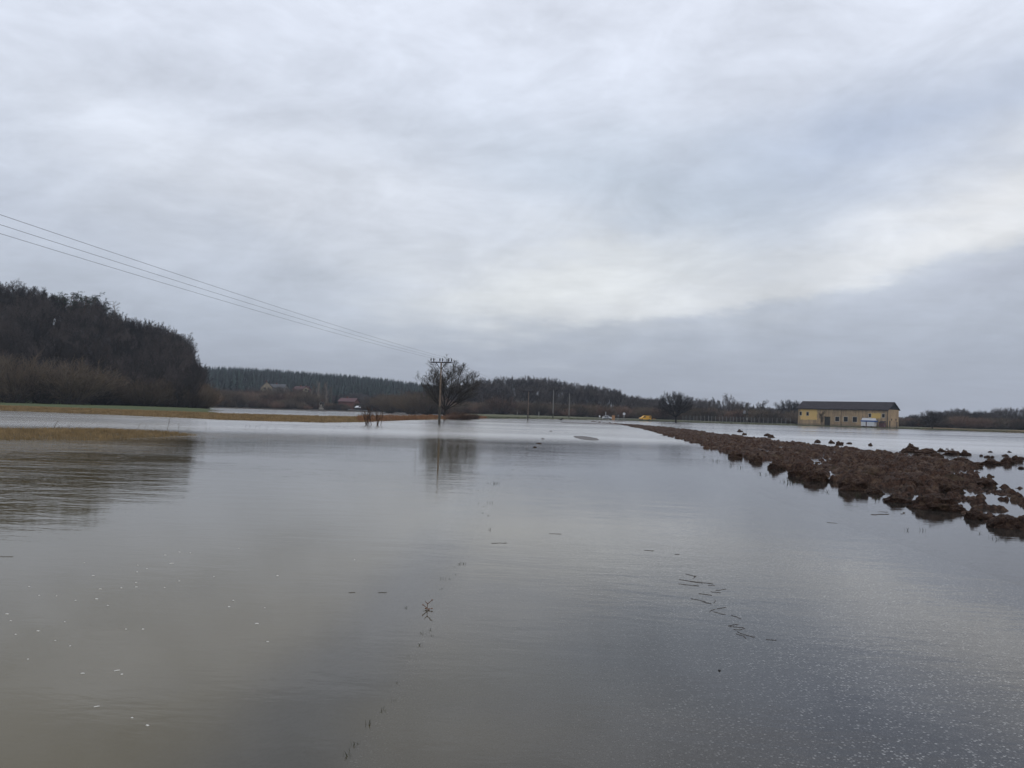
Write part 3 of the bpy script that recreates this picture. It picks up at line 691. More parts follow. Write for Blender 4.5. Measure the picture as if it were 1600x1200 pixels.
def gn_scatter(name, pts, protos, label):
    """pts: (x, y, z, scale_xy, scale_z, rot, pick); protos: objects in the scene that lend their meshes"""
    P = np.array(pts); me = bpy.data.meshes.new(name)
    me.vertices.add(len(P)); me.vertices.foreach_set('co', P[:, :3].astype(np.float32).ravel())
    sv = me.attributes.new('sv', 'FLOAT_VECTOR', 'POINT'); sv.data.foreach_set('vector', np.stack([P[:, 3], P[:, 3], P[:, 4]], -1).astype(np.float32).ravel())
    rv = me.attributes.new('rv', 'FLOAT_VECTOR', 'POINT'); rv.data.foreach_set('vector', np.stack([P[:, 5] * 0, P[:, 5] * 0, P[:, 5]], -1).astype(np.float32).ravel())
    pk = me.attributes.new('pk', 'INT', 'POINT'); pk.data.foreach_set('value', P[:, 6].astype(np.int32))
    o = obj(name, me); tag(o, label, kind='stuff')
    ng = bpy.data.node_groups.new(name, 'GeometryNodeTree')
    ng.interface.new_socket('Geometry', in_out='INPUT', socket_type='NodeSocketGeometry'); ng.interface.new_socket('Geometry', in_out='OUTPUT', socket_type='NodeSocketGeometry')
    gi = ng.nodes.new('NodeGroupInput'); go = ng.nodes.new('NodeGroupOutput'); ip = ng.nodes.new('GeometryNodeInstanceOnPoints'); j = ng.nodes.new('GeometryNodeJoinGeometry')
    for src in protos:
        oi = ng.nodes.new('GeometryNodeObjectInfo'); oi.transform_space = 'ORIGINAL'; oi.inputs['Object'].default_value = src; oi.inputs['As Instance'].default_value = True
        ng.links.new(oi.outputs['Geometry'], j.inputs[0])
    def attr(nm, ty):
        a = ng.nodes.new('GeometryNodeInputNamedAttribute'); a.data_type = ty; a.inputs['Name'].default_value = nm; return a.outputs['Attribute']
    ng.links.new(gi.outputs[0], ip.inputs['Points']); ng.links.new(j.outputs[0], ip.inputs['Instance']); ip.inputs['Pick Instance'].default_value = True
    ng.links.new(attr('pk', 'INT'), ip.inputs['Instance Index']); ng.links.new(attr('rv', 'FLOAT_VECTOR'), ip.inputs['Rotation']); ng.links.new(attr('sv', 'FLOAT_VECTOR'), ip.inputs['Scale'])
    ng.links.new(ip.outputs[0], go.inputs[0])
    md = o.modifiers.new('scatter', 'NODES'); md.node_group = ng
    return o
def scatter_area(pxr, dr, n, hr, protos_n, hp, tall=None, cond=None, seed=1, wide=(0.9, 1.25), minsep=None):
    rs = random.Random(seed); pts = []; used = []
    tries = 0
    while len(pts) < n and tries < n * 30:
        tries += 1
        px = rs.uniform(*pxr); D = math.sqrt(rs.uniform(dr[0] ** 2, dr[1] ** 2)); q = at(px, hz(px), rad(px, hz(px), D))
        if cond and not cond(px, D, q): continue
        if minsep and any((q.x - a) ** 2 + (q.y - b) ** 2 < minsep ** 2 for a, b in used[-400:]): continue
        used.append((q.x, q.y))
        k = rs.randrange(protos_n); h = rs.uniform(*hr) * (tall(px, D) if tall else 1); s = h / hp[k]; wd = rs.uniform(*wide)
        pts.append((q.x, q.y, 0, s * wd, s, rs.uniform(0, 6.28), k))
    P = np.array(pts); P[:, 2] = ground(P[:, 0], P[:, 1]) - 0.15
    return P.tolist()

# --- left hill: skyline trees one by one
sky_left = []
lists = [(-30, 437), (8, 441), (22, 440), (42, 446), (58, 451), (70, 455), (84, 457), (93, 462), (122, 468), (140, 472), (176, 500), (196, 503), (211, 500), (224, 502), (236, 505), (247, 506), (258, 511), (268, 512), (280, 520), (291, 530), (300, 548), (306, 566)]
for i, (px, py) in enumerate(lists):
    sky_left.append(tree('bare_tree', BARE[i % 3 if px < 250 else (1 + i % 3)], px, py, rad(px, py, LH_D + random.uniform(-10, 4)), '%s bare tree from the left on the near hill crest' % ORD[i], 'tree', 'bare trees on the crest of the near hill', wide=1.15, parts=px > 190))
for i, (px, py) in enumerate([(100, 459), (113, 462), (126, 463), (136, 463), (149, 462), (157, 470), (160, 476)]):
    tree('pine_tree', PINE[i % 2], px, py - 5 - 3 * (i % 3 == 1), rad(px, py, LH_D - 8 + (i % 3) * 5), '%s dark pine from the left in the clump on the hill crest' % ORD[i], 'tree', 'pines on the crest of the near hill', parts=True, wide=1.15)
segs = grow([(0, 0, 0, 0, 8, .05, .0), (22, .16, 78, .35, 3, .14, .06), (4, .45, 50, .3, 2, .2, .02)], random.Random(4), H=12, r=0.16)
LARCH = split_meshes('gaunt_tree', segs, (M['palewood'], M['palewood']), 1, 1.3, 0.03)
tree('gaunt_tree', LARCH, 184, 470, rad(184, 470, LH_D), 'gaunt half dead tree with short side branches beside the pine clump', 'tree', parts=True)
# --- far single-mesh trees that also lend their meshes to the woods
ridge_objs = []
rp = [(742, 594), (751, 592), (760, 589), (769, 589), (778, 588), (786, 587), (796, 588), (804, 587), (813, 588), (822, 586), (830, 587), (838, 587), (847, 590), (857, 588), (866, 590), (875, 592), (885, 594), (895, 596), (905, 597), (915, 598), (925, 600), (934, 602), (943, 603), (951, 604), (958, 607), (966, 609), (974, 614), (982, 619)]
for i, (px, py) in enumerate(rp):
    ridge_objs.append(tree('bare_tree', BARE[(i * 3 + 1) % 4], px, py, 560 + random.uniform(-6, 6), '%s bare tree from the left in the row on the middle ridge' % ORD[i], 'tree', 'bare trees along the middle ridge', wide=1.0))
src_bare = []
for k in range(4): src_bare.append(next(o for o in ridge_objs if o.data == BARE[k]['all']))
bush_src = []
def bush(px, pyt, D, proto, label, wide=1.0, **kw):
    if px < 300: D = rad(px, pyt, D + 6)
    return tree('willow_thicket', proto, px, pyt, D, label, 'shrub', wide=wide, **kw)
bush_src.append(bush(25, 553, 246, WIL[0], 'brown willow thicket at the far left foot of the wooded hill', 1.2))
bush_src.append(bush(116, 561, 244, WIL[1], 'large domed brown willow thicket at the foot of the wooded hill', 1.35))
bush(70, 580, 245, WIL[0], 'lower willow thicket between the two large brown thickets', 1.3)
bush(-30, 560, 250, WIL[1], 'willow thicket cut by the left frame edge under the hill', 1.3)
bush(165, 580, 252, WIL[1], 'willow thicket right of the large domed one', 1.3)
bush(205, 590, 258, WIL[0], 'small dark willow thicket second right of the large domed one', 1.3)
bush_src.append(bush(785, 617, 395, WIL[2], 'reddish brown thicket under the left end of the middle ridge', 1.5))
bush(645, 611, 350, WIL[0], 'large brown thicket left of the near power pole', 1.35)
bush(670, 614, 340, WIL[1], 'brown thicket directly behind the near power pole', 1.3)
bush(930, 631, 440, WIL[2], 'rounded reddish thicket behind the white car', 1.8)
bush(610, 617, 380, WIL[1], 'brown thicket further left behind the flooded meadow', 1.2)
src_sp = []
for i, (px, py, D) in enumerate([(372, 574, 700), (364, 576, 695), (527, 608, 500), (534, 614, 495), (516, 616, 498)]):
    src_sp.append(tree('spruce_tree', SPR[i % 2], px, py, D, ['taller dark spruce on the saddle right of the near hill', 'smaller dark spruce on the saddle right of the near hill', 'tallest dark spruce beside the red brick house', 'spruce right next to the red brick house', 'short spruce left of the red brick house'][i], 'tree', wide=1.3))
hb = [BARE[k]['h'] for k in range(4)]; hw = [WIL[0]['h'], WIL[1]['h'], WIL[2]['h']]
azlim = LAZ[-2]
P = scatter_area((-260, 308), (256, 352), 900, (9.0, 15.0), 4, hb, seed=2, wide=(0.8, 1.2), minsep=3.4, tall=lambda px, D: 0.7 + 0.3 * min(1, max(0, (D - 256) / 40)))
gn_scatter('hill_woodland', P, src_bare[::-1], 'dense dark bare woodland covering the near hill on the left')
P = scatter_area((640, 1030), (470, 560), 420, (9, 12.5), 4, hb, seed=3, wide=(1.1, 1.5), cond=lambda px, D, q: D < 548)
gn_scatter('ridge_woodland', P, src_bare[::-1], 'dense bare woodland covering the slope of the middle ridge')
P = scatter_area((230, 790), (760, 1020), 3600, (9, 13.5), 2, [13, 12], seed=4, wide=(1.3, 1.9))
gn_scatter('spruce_forest', P, src_sp[:2][::-1], 'dark spruce forest covering the far hill')
P = scatter_area((295, 640), (590, 740), 560, (7, 11), 4, hb, seed=5, wide=(1.2, 1.7))
gn_scatter('valley_woodland', P, src_bare[::-1], 'brown bare woodland in front of the spruce hill')
P = scatter_area((300, 665), (475, 555), 420, (4.5, 9.5), 3, hw, seed=6, wide=(1.1, 1.7), tall=lambda px, D: (0.45 if 480 < px < 600 else 1.0))
P += scatter_area((560, 690), (452, 480), 40, (6, 10), 3, hw, seed=26, wide=(1.1, 1.7), cond=lambda px, D, q: px > 590)
P += scatter_area((300, 480), (450, 480), 50, (2.5, 5), 3, hw, seed=27, wide=(1.1, 1.7))
P += scatter_area((150, 318), (254, 300), 90, (4.5, 8), 3, hw, seed=16, wide=(1.0, 1.5), cond=lambda px, D, q: True)
gn_scatter('valley_scrub', P, bush_src[::-1], 'brown scrub and hedges along the far side of the flooded meadow')
P = scatter_area((650, 1045), (395, 470), 230, (3.0, 6.5), 3, hw, seed=7, wide=(1.0, 1.6))
gn_scatter('ridge_scrub', P, bush_src[::-1], 'brown scrub along the foot of the middle ridge')
# right hand trees
rt = [(1008, 626, 470, 1), (1022, 622, 470, 0), (1033, 624, 460, 2), (1084, 626, 470, 0), (1094, 622, 480, 1), (1105, 625, 470, 3), (1117, 620, 480, 2), (1128, 624, 470, 0), (1140, 614, 440, 1), (1152, 627, 470, 3),
      (1163, 628, 480, 0), (1176, 632, 470, 2), (1190, 624, 440, 3), (1202, 637, 470, 1), (1226, 637, 460, 0), (1236, 625, 430, 1), (1247, 630, 440, 2),
      (1412, 652, 480, 0), (1430, 647, 520, 3), (1443, 650, 520, 1), (1457, 641, 330, 3), (1474, 642, 470, 0), (1486, 641, 480, 1), (1499, 638, 480, 3), (1512, 638, 470, 0), (1524, 640, 470, 2), (1538, 642, 460, 1), (1550, 645, 450, 3),
      (1567, 637, 460, 1), (1579, 636, 455, 2), (1592, 637, 450, 0), (1610, 636, 450, 3), (1630, 638, 450, 1)]
for i, (px, py, D, k) in enumerate(rt):
    if px < 1260: lb = '%s bare tree from the left in the belt left of the yellow building' % ORD[i]
    else: lb = '%s bare tree right of the yellow building' % ORD[i - 17]
    if px == 1140: lb = 'tallest bare tree in the belt left of the yellow building'
    if px == 1236: lb = 'round bare tree touching the left end of the yellow building'
    if px == 1457: lb = 'nearest bare tree on the shore right of the yellow building'
    tree('bare_tree', ROUND if (k in (1, 3) and px not in (1140, 1190)) else BARE[k], px, py, D, lb, 'tree', 'bare trees in the belts left and right of the yellow building', wide=1.25 if px not in (1140, 1190) else 1.1, parts=px in (1140, 1457))
P = scatter_area((1025, 1260), (420, 520), 170, (5, 8.8), 4, hb, seed=8, wide=(1.3, 1.9))
P2 = scatter_area((1400, 1720), (430, 560), 260, (5, 8), 4, hb, seed=9, wide=(1.3, 1.9), tall=lambda px, D: 0.65 if px < 1460 else 1.0)
gn_scatter('tree_belt', P + P2, src_bare[::-1], 'low dense bare tree belt on the flat land behind the fence and building')
P = scatter_area((1025, 1262), (395, 500), 300, (3.5, 6.5), 3, hw, seed=18, wide=(1.2, 1.8)) + scatter_area((1402, 1720), (400, 520), 330, (2.5, 5.5), 3, hw, seed=19, wide=(1.2, 1.8), tall=lambda px, D: 0.8 if px < 1450 else 1.0)
gn_scatter('belt_undergrowth', P, bush_src[::-1], 'brown undergrowth beneath the bare tree belts on the flat land')
for i, (px, py) in enumerate([(487, 601), (493, 597), (499, 594), (505, 595), (511, 597), (517, 602)]):
    tree('pale_tree', POPLAR, px, py, 500, '%s pale tall slender tree from the left in the clump above the white hut' % ORD[i], 'tree', 'pale slender trees above the white hut', wide=1.1)

# ------------------------------------------------------------------ grasses
def blades(V, F, rs, c_, n, h, spread, wdt):
    for _ in range(n):
        a = rs.uniform(0, 6.28); q = rs.uniform(0, spread); bx = c_[0] + math.cos(a) * q; by = c_[1] + math.sin(a) * q
        hh = h * rs.uniform(.5, 1.1); lx, ly = rs.gauss(0, .16) * hh, rs.gauss(0, .16) * hh; an = rs.uniform(0, 3.14); wx, wy = math.cos(an) * wdt, math.sin(an) * wdt
        k = len(V)
        V += [(bx - wx, by - wy, c_[2]), (bx + wx, by + wy, c_[2]), (bx + wx * .7 + lx * .4, by + wy * .7 + ly * .4, c_[2] + hh * .6), (bx + lx, by + ly, c_[2] + hh)]
        F.append((k, k + 1, k + 2, k + 3))
def grass_area(name, pts, n, h, spread, wdt, mt, label, seed):
    rs = random.Random(seed); V = []; F = []
    for p_ in pts: blades(V, F, rs, p_, n, h * rs.uniform(.6, 1.3), spread, wdt)
    return tag(obj(name, mesh_np(name, np.array(V), np.array(F), (mt,))), label, kind='stuff')
def shore_pts(pxr, er, n, seed, zmin=-0.05, zmax=2):
    g = np.random.default_rng(seed); px = g.uniform(*pxr, n); out = []
    aa = np.array([math.atan2(*at(p_, hz(p_), 100)[:2]) for p_ in px]); rr = shore_r(aa) + g.uniform(er[0], er[1], n) * g.uniform(0.3, 1, n)
    x = np.sin(aa) * rr; y = np.cos(aa) * rr; z = ground(x, y); k = (z > zmin) & (z < zmax)
    return [(a, b, c_ - 0.03) for a, b, c_ in zip(x[k], y[k], z[k])]
grass_area('bank_grass', shore_pts((-60, 745), (-2, 26), 13000, 1), 6, 0.24, .35, .02, M['drygrass'], 'tan dry grass on the embankment across the left', 1)
grass_area('bank_grass', shore_pts((560, 760), (-1, 14), 2200, 2), 6, 0.5, .4, .025, M['redgrass'], 'reddish dry grass on the embankment near the power pole', 2)
grass_area('shore_grass', shore_pts((740, 1680), (-1, 26), 5000, 3), 5, 0.26, .4, .03, M['wetgrass'], 'short olive grass along the far right shore', 3)
g = np.random.default_rng(5); q0 = gnd(-140, 681); q1 = gnd(300, 677.5)
tt = g.uniform(0, 1, 9000); sx = g.normal(0, 4.5, 9000); dd = (q1 - q0).normalized()
x = q0.x + (q1.x - q0.x) * tt - dd.y * sx; y = q0.y + (q1.y - q0.y) * tt + dd.x * sx; z = ground(x, y); k = z > -0.07
grass_area('spit_grass', list(zip(x[k], y[k], z[k] - 0.02)), 5, 0.17, .14, .009, M['drygrass'], 'low wet brown grass on the spit at the left', 6)
for i, (px, py, D, s_) in enumerate([(715, 641, 172, 1.0), (728, 643, 170, .8), (705, 645, 170, .7), (740, 644, 190, .7)]):
    bush(px, py, D, WIL[2], '%s low reddish bush from the left at the foot of the big tree' % ORD[i], 1.6, group='low reddish bushes under the big tree')

# tufts and stems standing in the water, each its own thing
def tuft_mesh(seed, n, h, spread, wdt, mt):
    rs = random.Random(seed); V = []; F = []
    blades(V, F, rs, (0, 0, -0.02), n, h, spread, wdt)
    return mesh_np('grass_tuft', np.array(V), np.array(F), (mt,))
TUF = [tuft_mesh(i, 8, .055, .024, .0008, M['wetgrass']) for i in range(4)]
LT = [(545, 1180, 1.5), (552, 1165, .9), (575, 1132, 1.2), (597, 1108, .9), (655, 1008, .9), (660, 990, 1.1), (671, 985, 1.0), (692, 904, 1.1), (703, 905, .7), (718, 882, .9), (724, 881, 1.1), (712, 898, .5), (765, 828, 1.3), (766, 786, 1.4), (747, 787, .8), (754, 802, .8), (763, 806, .7), (764, 755.5, 1.3), (772, 755.5, 1.5), (777, 755.5, 1.1), (634, 950, .8)]
rs = random.Random(64)
for px, py in [(560, 1160), (586, 1120), (610, 1090), (628, 1062), (648, 1020), (668, 1000), (676, 962), (684, 930), (698, 915), (712, 890), (730, 872), (752, 835), (770, 792), (760, 770), (792, 742), (806, 728), (822, 712)]:
    LT.append((px + rs.uniform(-14, 14), py + rs.uniform(-8, 8), rs.uniform(.3, .65)))
LT.sort(key=lambda q_: -q_[1])
for i, (px, py, s_) in enumerate(LT):
    q = gnd(px, py); o = obj('grass_tuft', TUF[i % 4], None, (q.x, q.y, 0)); o.rotation_euler.z = i * 1.3; ss = s_ * .9 * (1 + max(0, q.y - 8) * 0.06); o.scale = (ss, ss, ss * .8)
    tag(o, '%s small drowned grass tuft on the left road edge, counted from the camera' % ORD[i], 'grass tuft', 'grass tufts on the left road edge')
def debris(px, py, L, ang, name, label, cat, r=.004, mt='straw', group=None, kink=0.3, seed=0):
    rs = random.Random(int(px * 7 + py)); q = gnd(px, py); b = MB(); p0 = Vector((-L / 2, 0, .002)); n = 4
    for k in range(n):
        p1 = p0 + Vector((L / n, rs.gauss(0, kink) * L / n, 0)); b.bar(p0, p1, r, r * .8, 5); p0 = p1
        if k == 2 and L > .15: b.bar(p0, p0 + Vector((L * .2, L * .12, .004)), r * .7, r * .4, 4)
    o = b.build(name, M[mt]); o.location = (q.x, q.y, 0); o.rotation_euler.z = R(ang)
    return tag(o, label, cat, group)
# leafy sprig of the left edge
b = MB(); rs = random.Random(9)
for s0, s1 in (((0, 0, -.02), (.005, 0, .06)), ((.005, 0, .06), (.05, 0, .10)), ((.0, 0, .02), (-.04, 0, .05)), ((0, 0, .01), (.05, 0, .015)), ((.005, 0, .06), (-.02, 0, .085))): b.bar(s0, s1, .0045, .003, 5)
for p_ in ((.05, 0, .10), (-.04, 0, .05), (.05, 0, .015), (0, 0, .01), (-.015, .01, .012), (.02, -.01, .005)):
    b.lathe(p_, [(.002, -.008), (.011, 0), (.002, .008)], 6)
o = b.build('weed_sprig', M['redtwig']); q = gnd(667, 953); o.location = (q.x, q.y, 0); o.scale = (.8,) * 3
tag(o, 'small bent brown sprig sticking out of the water left of centre', 'plant')
# beads of black debris along the far part of the left road edge
for i, (px, py, L) in enumerate([(836, 699, .11), (842, 693, .15), (848, 686, .10), (861, 674, .18), (968, 658.5, 1.8)]):
    q = gnd(px, py); o = obj('mud_lump', None)
    me_ = bpy.data.meshes.new('mud_lump'); import bmesh
    bm = bmesh.new(); bmesh.ops.create_icosphere(bm, subdivisions=3, radius=1)
    for v in bm.verts: v.co *= 0.75 + 0.5 * fbm(v.co.x * 2 + i * 5, v.co.y * 2 + v.co.z * 3, 3, 8).item()
    bm.to_mesh(me_); bm.free(); me_.materials.append(M['soil']); o2 = obj('mud_lump', me_, None, (q.x, q.y, 0)); bpy.data.objects.remove(o)
    o2.scale = (L, L * .6, .04 + .03 * L)
    tag(o2, ['nearest dark mud lump on the left road edge', 'second dark mud lump on the left road edge', 'third dark mud lump on the left road edge', 'farthest dark mud lump on the left road edge', 'long dark mud bar in the water below the round sign'][i], 'mud lump')
# straw drift line right of centre
SD = [(1080, 899, 12, .05, -15), (1085, 902, 10, 0, 25), (1080, 908, 26, 0, -6), (1094, 911, 22, 0, -8), (1076, 914, 22, 0, -5), (1112, 915, 9, 0, 0), (1124, 921, 12, 0, 10), (1102, 929, 14, 0, -6), (1118, 925, 12, 0, 0), (1090, 938, 14, 0, -12), (1104, 942, 9, 0, -15), (1118, 940, 10, 0, 20), (1127, 950, 13, 0, 8), (1112, 954, 12, 0, 20), (1124, 958, 13, 0, -10), (1152, 964, 12, 0, -16), (1146, 977, 14, 0, 6), (1150, 979.5, 16, 0, -4), (1156, 983, 16, 0, 4), (1163, 992, 14, 0, -30), (1156, 994, 8, 0, -50), (1014, 860, 12, 0, 0), (1058, 866, 6, 0, 0), (1205, 1000, 11, 0, -4), (867, 834, 14, 0, 2), (780, 849, 20, 0, 0), (598, 926, 10, 0, 2), (550, 926, 8, 0, 2), (1380, 800, 12, 0, 0), (1300, 817, 10, 0, -5), (10, 870, 16, 0, 0)]
for i, (px, py, lpx, _, a) in enumerate(SD):
    D = gnd(px, py).y; L = lpx / FPX * D
    lb = ('%s floating straw from the far end of the drift line right of centre' % ORD[i]) if i < 21 else 'single dark straw floating on open water %s' % ['just above the drift line', 'a little right above the drift line', 'just right of the end of the drift line', 'in the middle of the road', 'left of the middle of the road', 'left of the sprig row, the right one', 'left of the sprig row, the left one', 'near the big soil clod', 'below the forked twig', 'at the left frame edge'][i - 21]
    debris(px, py, L * (1.2 + abs(math.sin(math.radians(a))) * 3.0), math.degrees(math.atan(math.tan(math.radians(a)) * 5.5)), 'floating_straw', lb, 'straw', r=.0010 + .00011 * D, group='straws floating on the water')
debris(1376, 804, .42, 20, 'forked_twig', 'forked twig floating beside the ploughed soil', 'twig', .007)
debris(1412, 802, .36, 50, 'forked_twig', 'bent twig floating right of the forked one', 'twig', .006)
o = MB().lathe((0, 0, 0), [(.001, -.012), (.014, -.006), (.016, .002), (.008, .012), (.001, .014)], 8).build('black_pebble', M['rubber']); q = gnd(1124, 1048); o.location = (q.x, q.y, 0); o.scale = (.6,) * 3
tag(o, 'tiny black speck of debris on the shallow road water', 'debris')
# tufts on the right edge
RTf = [(1274, 766, 1.2), (1286, 770, 1.2), (1292, 769, 1.4), (1313, 774, 1), (1319, 776, .9), (1340, 775, 1.6), (1370, 781, 1.7), (1377, 781, 1.6), (1387, 782, 1.2), (1399, 787, 1), (1418, 829, 1), (1440, 800, 1.1), (1453, 822, .8), (1532, 834, 1), (1550, 841, 1.1), (1558, 843, 1), (1571, 845, 1.3), (1442, 829, .9), (1101, 714, 1.6), (1119, 721, 2), (1142, 728, 1.8), (1157, 731, 1.6), (1188, 741, 1.6), (1198, 742, 1.6), (1224, 753, 2), (1232, 754, 2.3), (1237, 755, 1.6), (1247, 755, 1.8), (1254, 755, 1.8)]
RTf.sort(key=lambda t_: -t_[1])
for i, (px, py, s_) in enumerate(RTf):
    q = gnd(px, py); o = obj('grass_tuft', TUF[(i + 1) % 4], None, (q.x, q.y, 0)); o.rotation_euler.z = i * 1.9; ss = s_ * 1.7 * (1 + max(0, q.y - 20) * .02); o.scale = (ss, ss, ss * 1.0)
    tag(o, '%s grass tuft beside the ploughed soil, counted from the camera' % ORD[i], 'grass tuft', 'grass tufts beside the ploughed soil')
# dry stems on the left
rs = random.Random(12)
STM = []
for i in range(3):
    sg = grow([(0, 0, 0, 0, 5, .06, .02), (4, .28, 35, .45, 2, .1, .1)], random.Random(i + 40), H=1.0, r=.012)
    V, F = tubes([s[0][:] for s in sg], [s[1][:] for s in sg], [max(s[2], .005) for s in sg], [max(s[3], .004) for s in sg], 4)
    nv, nf = [], []
    v_, f_ = needle_clump(random.Random(i), sg[4][1], .05, 14, .05, 1.4)
    STM.append(mesh_np('dry_stem', np.concatenate([V, np.array([p_[:] for p_ in v_])]), np.concatenate([F, np.array(f_) + len(V)]), (M['stalk'],)))
SL = [(31, 667, 678, 0), (67, 665, 677, 4), (80, 656, 677, 14), (213, 662, 675, 14), (225, 663, 674, 6), (243, 671, 675, 0), (261, 655, 673, 0), (279, 663, 674, 0), (294, 668, 675, 4), (323, 660, 670, 0), (327, 667, 671, 4), (334, 683, 687, 0), (383, 664, 671, 8), (388, 664, 671, 8), (397, 665, 672, 14), (405, 664, 671, 10), (417, 667, 672, 0), (431, 667, 671, 0), (458, 664, 669, 0), (462, 664, 669, 8), (478, 667, 670, 0), (508, 663, 668, 0), (522, 668, 671, 0), (529, 664, 668, 6), (534, 667, 670, 0), (538, 667, 670, 0), (542, 667, 670, 0), (150, 668, 676, 8), (110, 664, 677, -8), (180, 668, 675, 4)]
SL.sort()
for i, (px, pt, pb, ln) in enumerate(SL):
    q = gnd(px, pb); h = (pb - pt) / FPX * q.y; o = obj('dry_stem', STM[i % 3], None, (q.x, q.y, -.03)); o.rotation_euler = (0, R(ln * 1.6), i * 1.1 if not ln else 0); o.scale = (max(h, .35) * 1.6, max(h, .35) * 1.6, h + .03)
    tag(o, '%s dry weed stem from the left standing in the flood' % ORD[i], 'weed stem', 'dry weed stems in the flood at the left')
# multi stemmed shrub in the water
segs = []
rs = random.Random(77)
for i in range(15):
    x0 = rs.uniform(-.75, .75); dx_ = x0 * .25 + rs.gauss(0, .12)
    segs += grow([(0, 0, 0, 0, 4, .06, .02), (5, .4, 30, .35, 3, .1, .08), (3, .5, 30, .2, 2, .1, .05)], rs, (dx_, rs.gauss(0, .1), 1), (x0, rs.uniform(-.3, .3), -.1), rs.uniform(1.0, 1.7), .035)
SH = split_meshes('bare_shrub', segs, (M['redtwig'], M['redtwig']), 1, 1.1, .009)
q = gnd(583, 664.5); t = thing('bare_shrub', 'bare many stemmed reddish shrub standing in the water before the embankment', 'shrub', (q.x, q.y, 0)); t.scale = (1.0, 1.0, 1.05)
obj('trunk', SH['trunk'], t); obj('crown', SH['crown'], t)

# foam flecks
FO = [(922,104,1),(885,60,0),(962,44,0),(1020,48,0),(1280,24,0),(453,101,0),(500,170,0),(157,229,0),(210,276,0),(303,279,0),(537,242,0),(650,236,0),(729,207,0),(787,133,0),(735,150,0),(738,114,0),(731,231,0),(882,234,0),(961,199,0),(1146,175,0),(1486,170,0),(1250,303,0),(1227,337,0),(1418,342,0),(406,303,0),(518,295,0),(578,330,0),(38,376,0),(57,412,0),(347,418,0),(84,485,0),(204,467,0),(766,457,0),(297,518,0),(376,547,0),(150,618,0),(630,678,1),(653,699,0),(443,694,0),(521,871,1),(708,932,0),(790,973,0),(1434,524,0),(1376,427,0),(675,457,0),(1900,85,0)]
def fleck(seed, el_):
    rs = random.Random(seed); n = 12; V = []
    for k in range(n):
        a = 2 * math.pi * k / n; r_ = rs.uniform(.75, 1.2); V.append((math.cos(a) * r_ * el_ * .012, math.sin(a) * r_ * .012, -.001))
    top = [(v[0] * .7, v[1] * .7, .003 + rs.uniform(0, .002)) for v in V]
    b_ = MB(); b_.add(V + top, [(k, (k + 1) % n, n + (k + 1) % n, n + k) for k in range(n)] + [tuple(range(n, 2 * n)), tuple(range(n - 1, -1, -1))])
    return b_.mesh('foam_fleck', M['foam'])
FM = [fleck(1, 1.6), fleck(2, 1.2), fleck(3, 1.0), fleck(4, 3.2)]
FO2 = sorted(FO, key=lambda q_: (q_[2], q_[1])); nl = 0
for i, (fx, fy, big) in enumerate(FO2):
    px, py = fx / 3.429, 850 + fy / 3.429; q = gnd(px, py); s_ = .34 + .016 * q.y + .28 * random.random()
    o = obj('foam_fleck', FM[3 if big else i % 3], None, (q.x, q.y, .001)); o.rotation_euler.z = R(35) if big else random.uniform(-.5, .5); o.scale = (s_,) * 3
    if big: tag(o, ['farthest', 'middle', 'nearest'][nl] + ' of the three long slanting white foam streaks', 'foam', 'white foam flecks on the murky water'); nl += 1
    else: tag(o, '%s small white foam fleck counting down from the far one' % ORD[i], 'foam', 'white foam flecks on the murky water')

# clods standing free in the water right of the soil strip
def clod_mesh(seed):
    bm = bmesh.new(); bmesh.ops.create_icosphere(bm, subdivisions=4, radius=1)
    rs = random.Random(seed); ox = rs.uniform(0, 50)
    co = np.array([v.co[:] for v in bm.verts]); th = fbm(co[:, 0] * 1.6 + ox, co[:, 1] * 1.6 + co[:, 2] * 1.9, 4, seed); th2 = fbm(co[:, 2] * 5 + ox, co[:, 1] * 5 - co[:, 0] * 4, 3, seed + 7)
    for i, v in enumerate(bm.verts): v.co *= 0.40 + 0.95 * th[i] + 0.38 * th2[i]
    me_ = bpy.data.meshes.new('soil_clod'); bm.to_mesh(me_); bm.free(); me_.materials.append(M['soil']); return me_
CL = [clod_mesh(k) for k in range(5)]
# (px, py base, width px, height px)
CLD = [(1424, 703, 16, 7), (1420, 707, 20, 6), (1448, 709, 34, 7), (1471, 706, 12, 4), (1487, 711, 26, 7), (1508, 711.5, 14, 6), (1360, 697, 6, 4), (1299, 693, 8, 4), (1312, 696, 10, 5), (1277, 692, 8, 4), (1327, 694, 7, 3), (1199, 681.5, 8, 4), (1205, 684, 10, 4),
       (1156, 675, 8, 3), (1163, 680, 6, 3), (1533, 713, 5, 3), (1543, 715, 9, 3), (1551, 715.5, 5, 3), (1547, 707, 6, 2), (1571, 713, 10, 3), (1577, 707, 5, 2), (1590, 721, 14, 7), (1598, 718, 7, 3), (1553, 719.5, 4, 2), (1488, 702.5, 4, 1.5), (1480, 702.3, 4, 1.5), (1434, 701, 3, 2), (1595, 732, 10, 3),
       (1573, 724, 18, 8), (1550, 725, 26, 6), (1520, 728, 26, 6), (1462, 717, 20, 7), (1500, 722, 24, 6), (1437, 712, 14, 4)]
CLD.sort(key=lambda q_: q_[0])
for i, (px, py, wp, hp_) in enumerate(CLD):
    q = gnd(px, py); wd = wp / FPX * q.y; h = hp_ / FPX * q.y
    o = obj('soil_clod', CL[i % 5], None, (q.x, q.y, -0.01)); o.scale = (wd * .55, wd * .42, max(h * 1.1, .03)); o.rotation_euler.z = random.uniform(-.6, .6)
    tag(o, '%s dark soil clod from the left in the water beyond the ploughed strip' % ORD[i], 'soil clod', 'soil clods in the water beyond the strip')
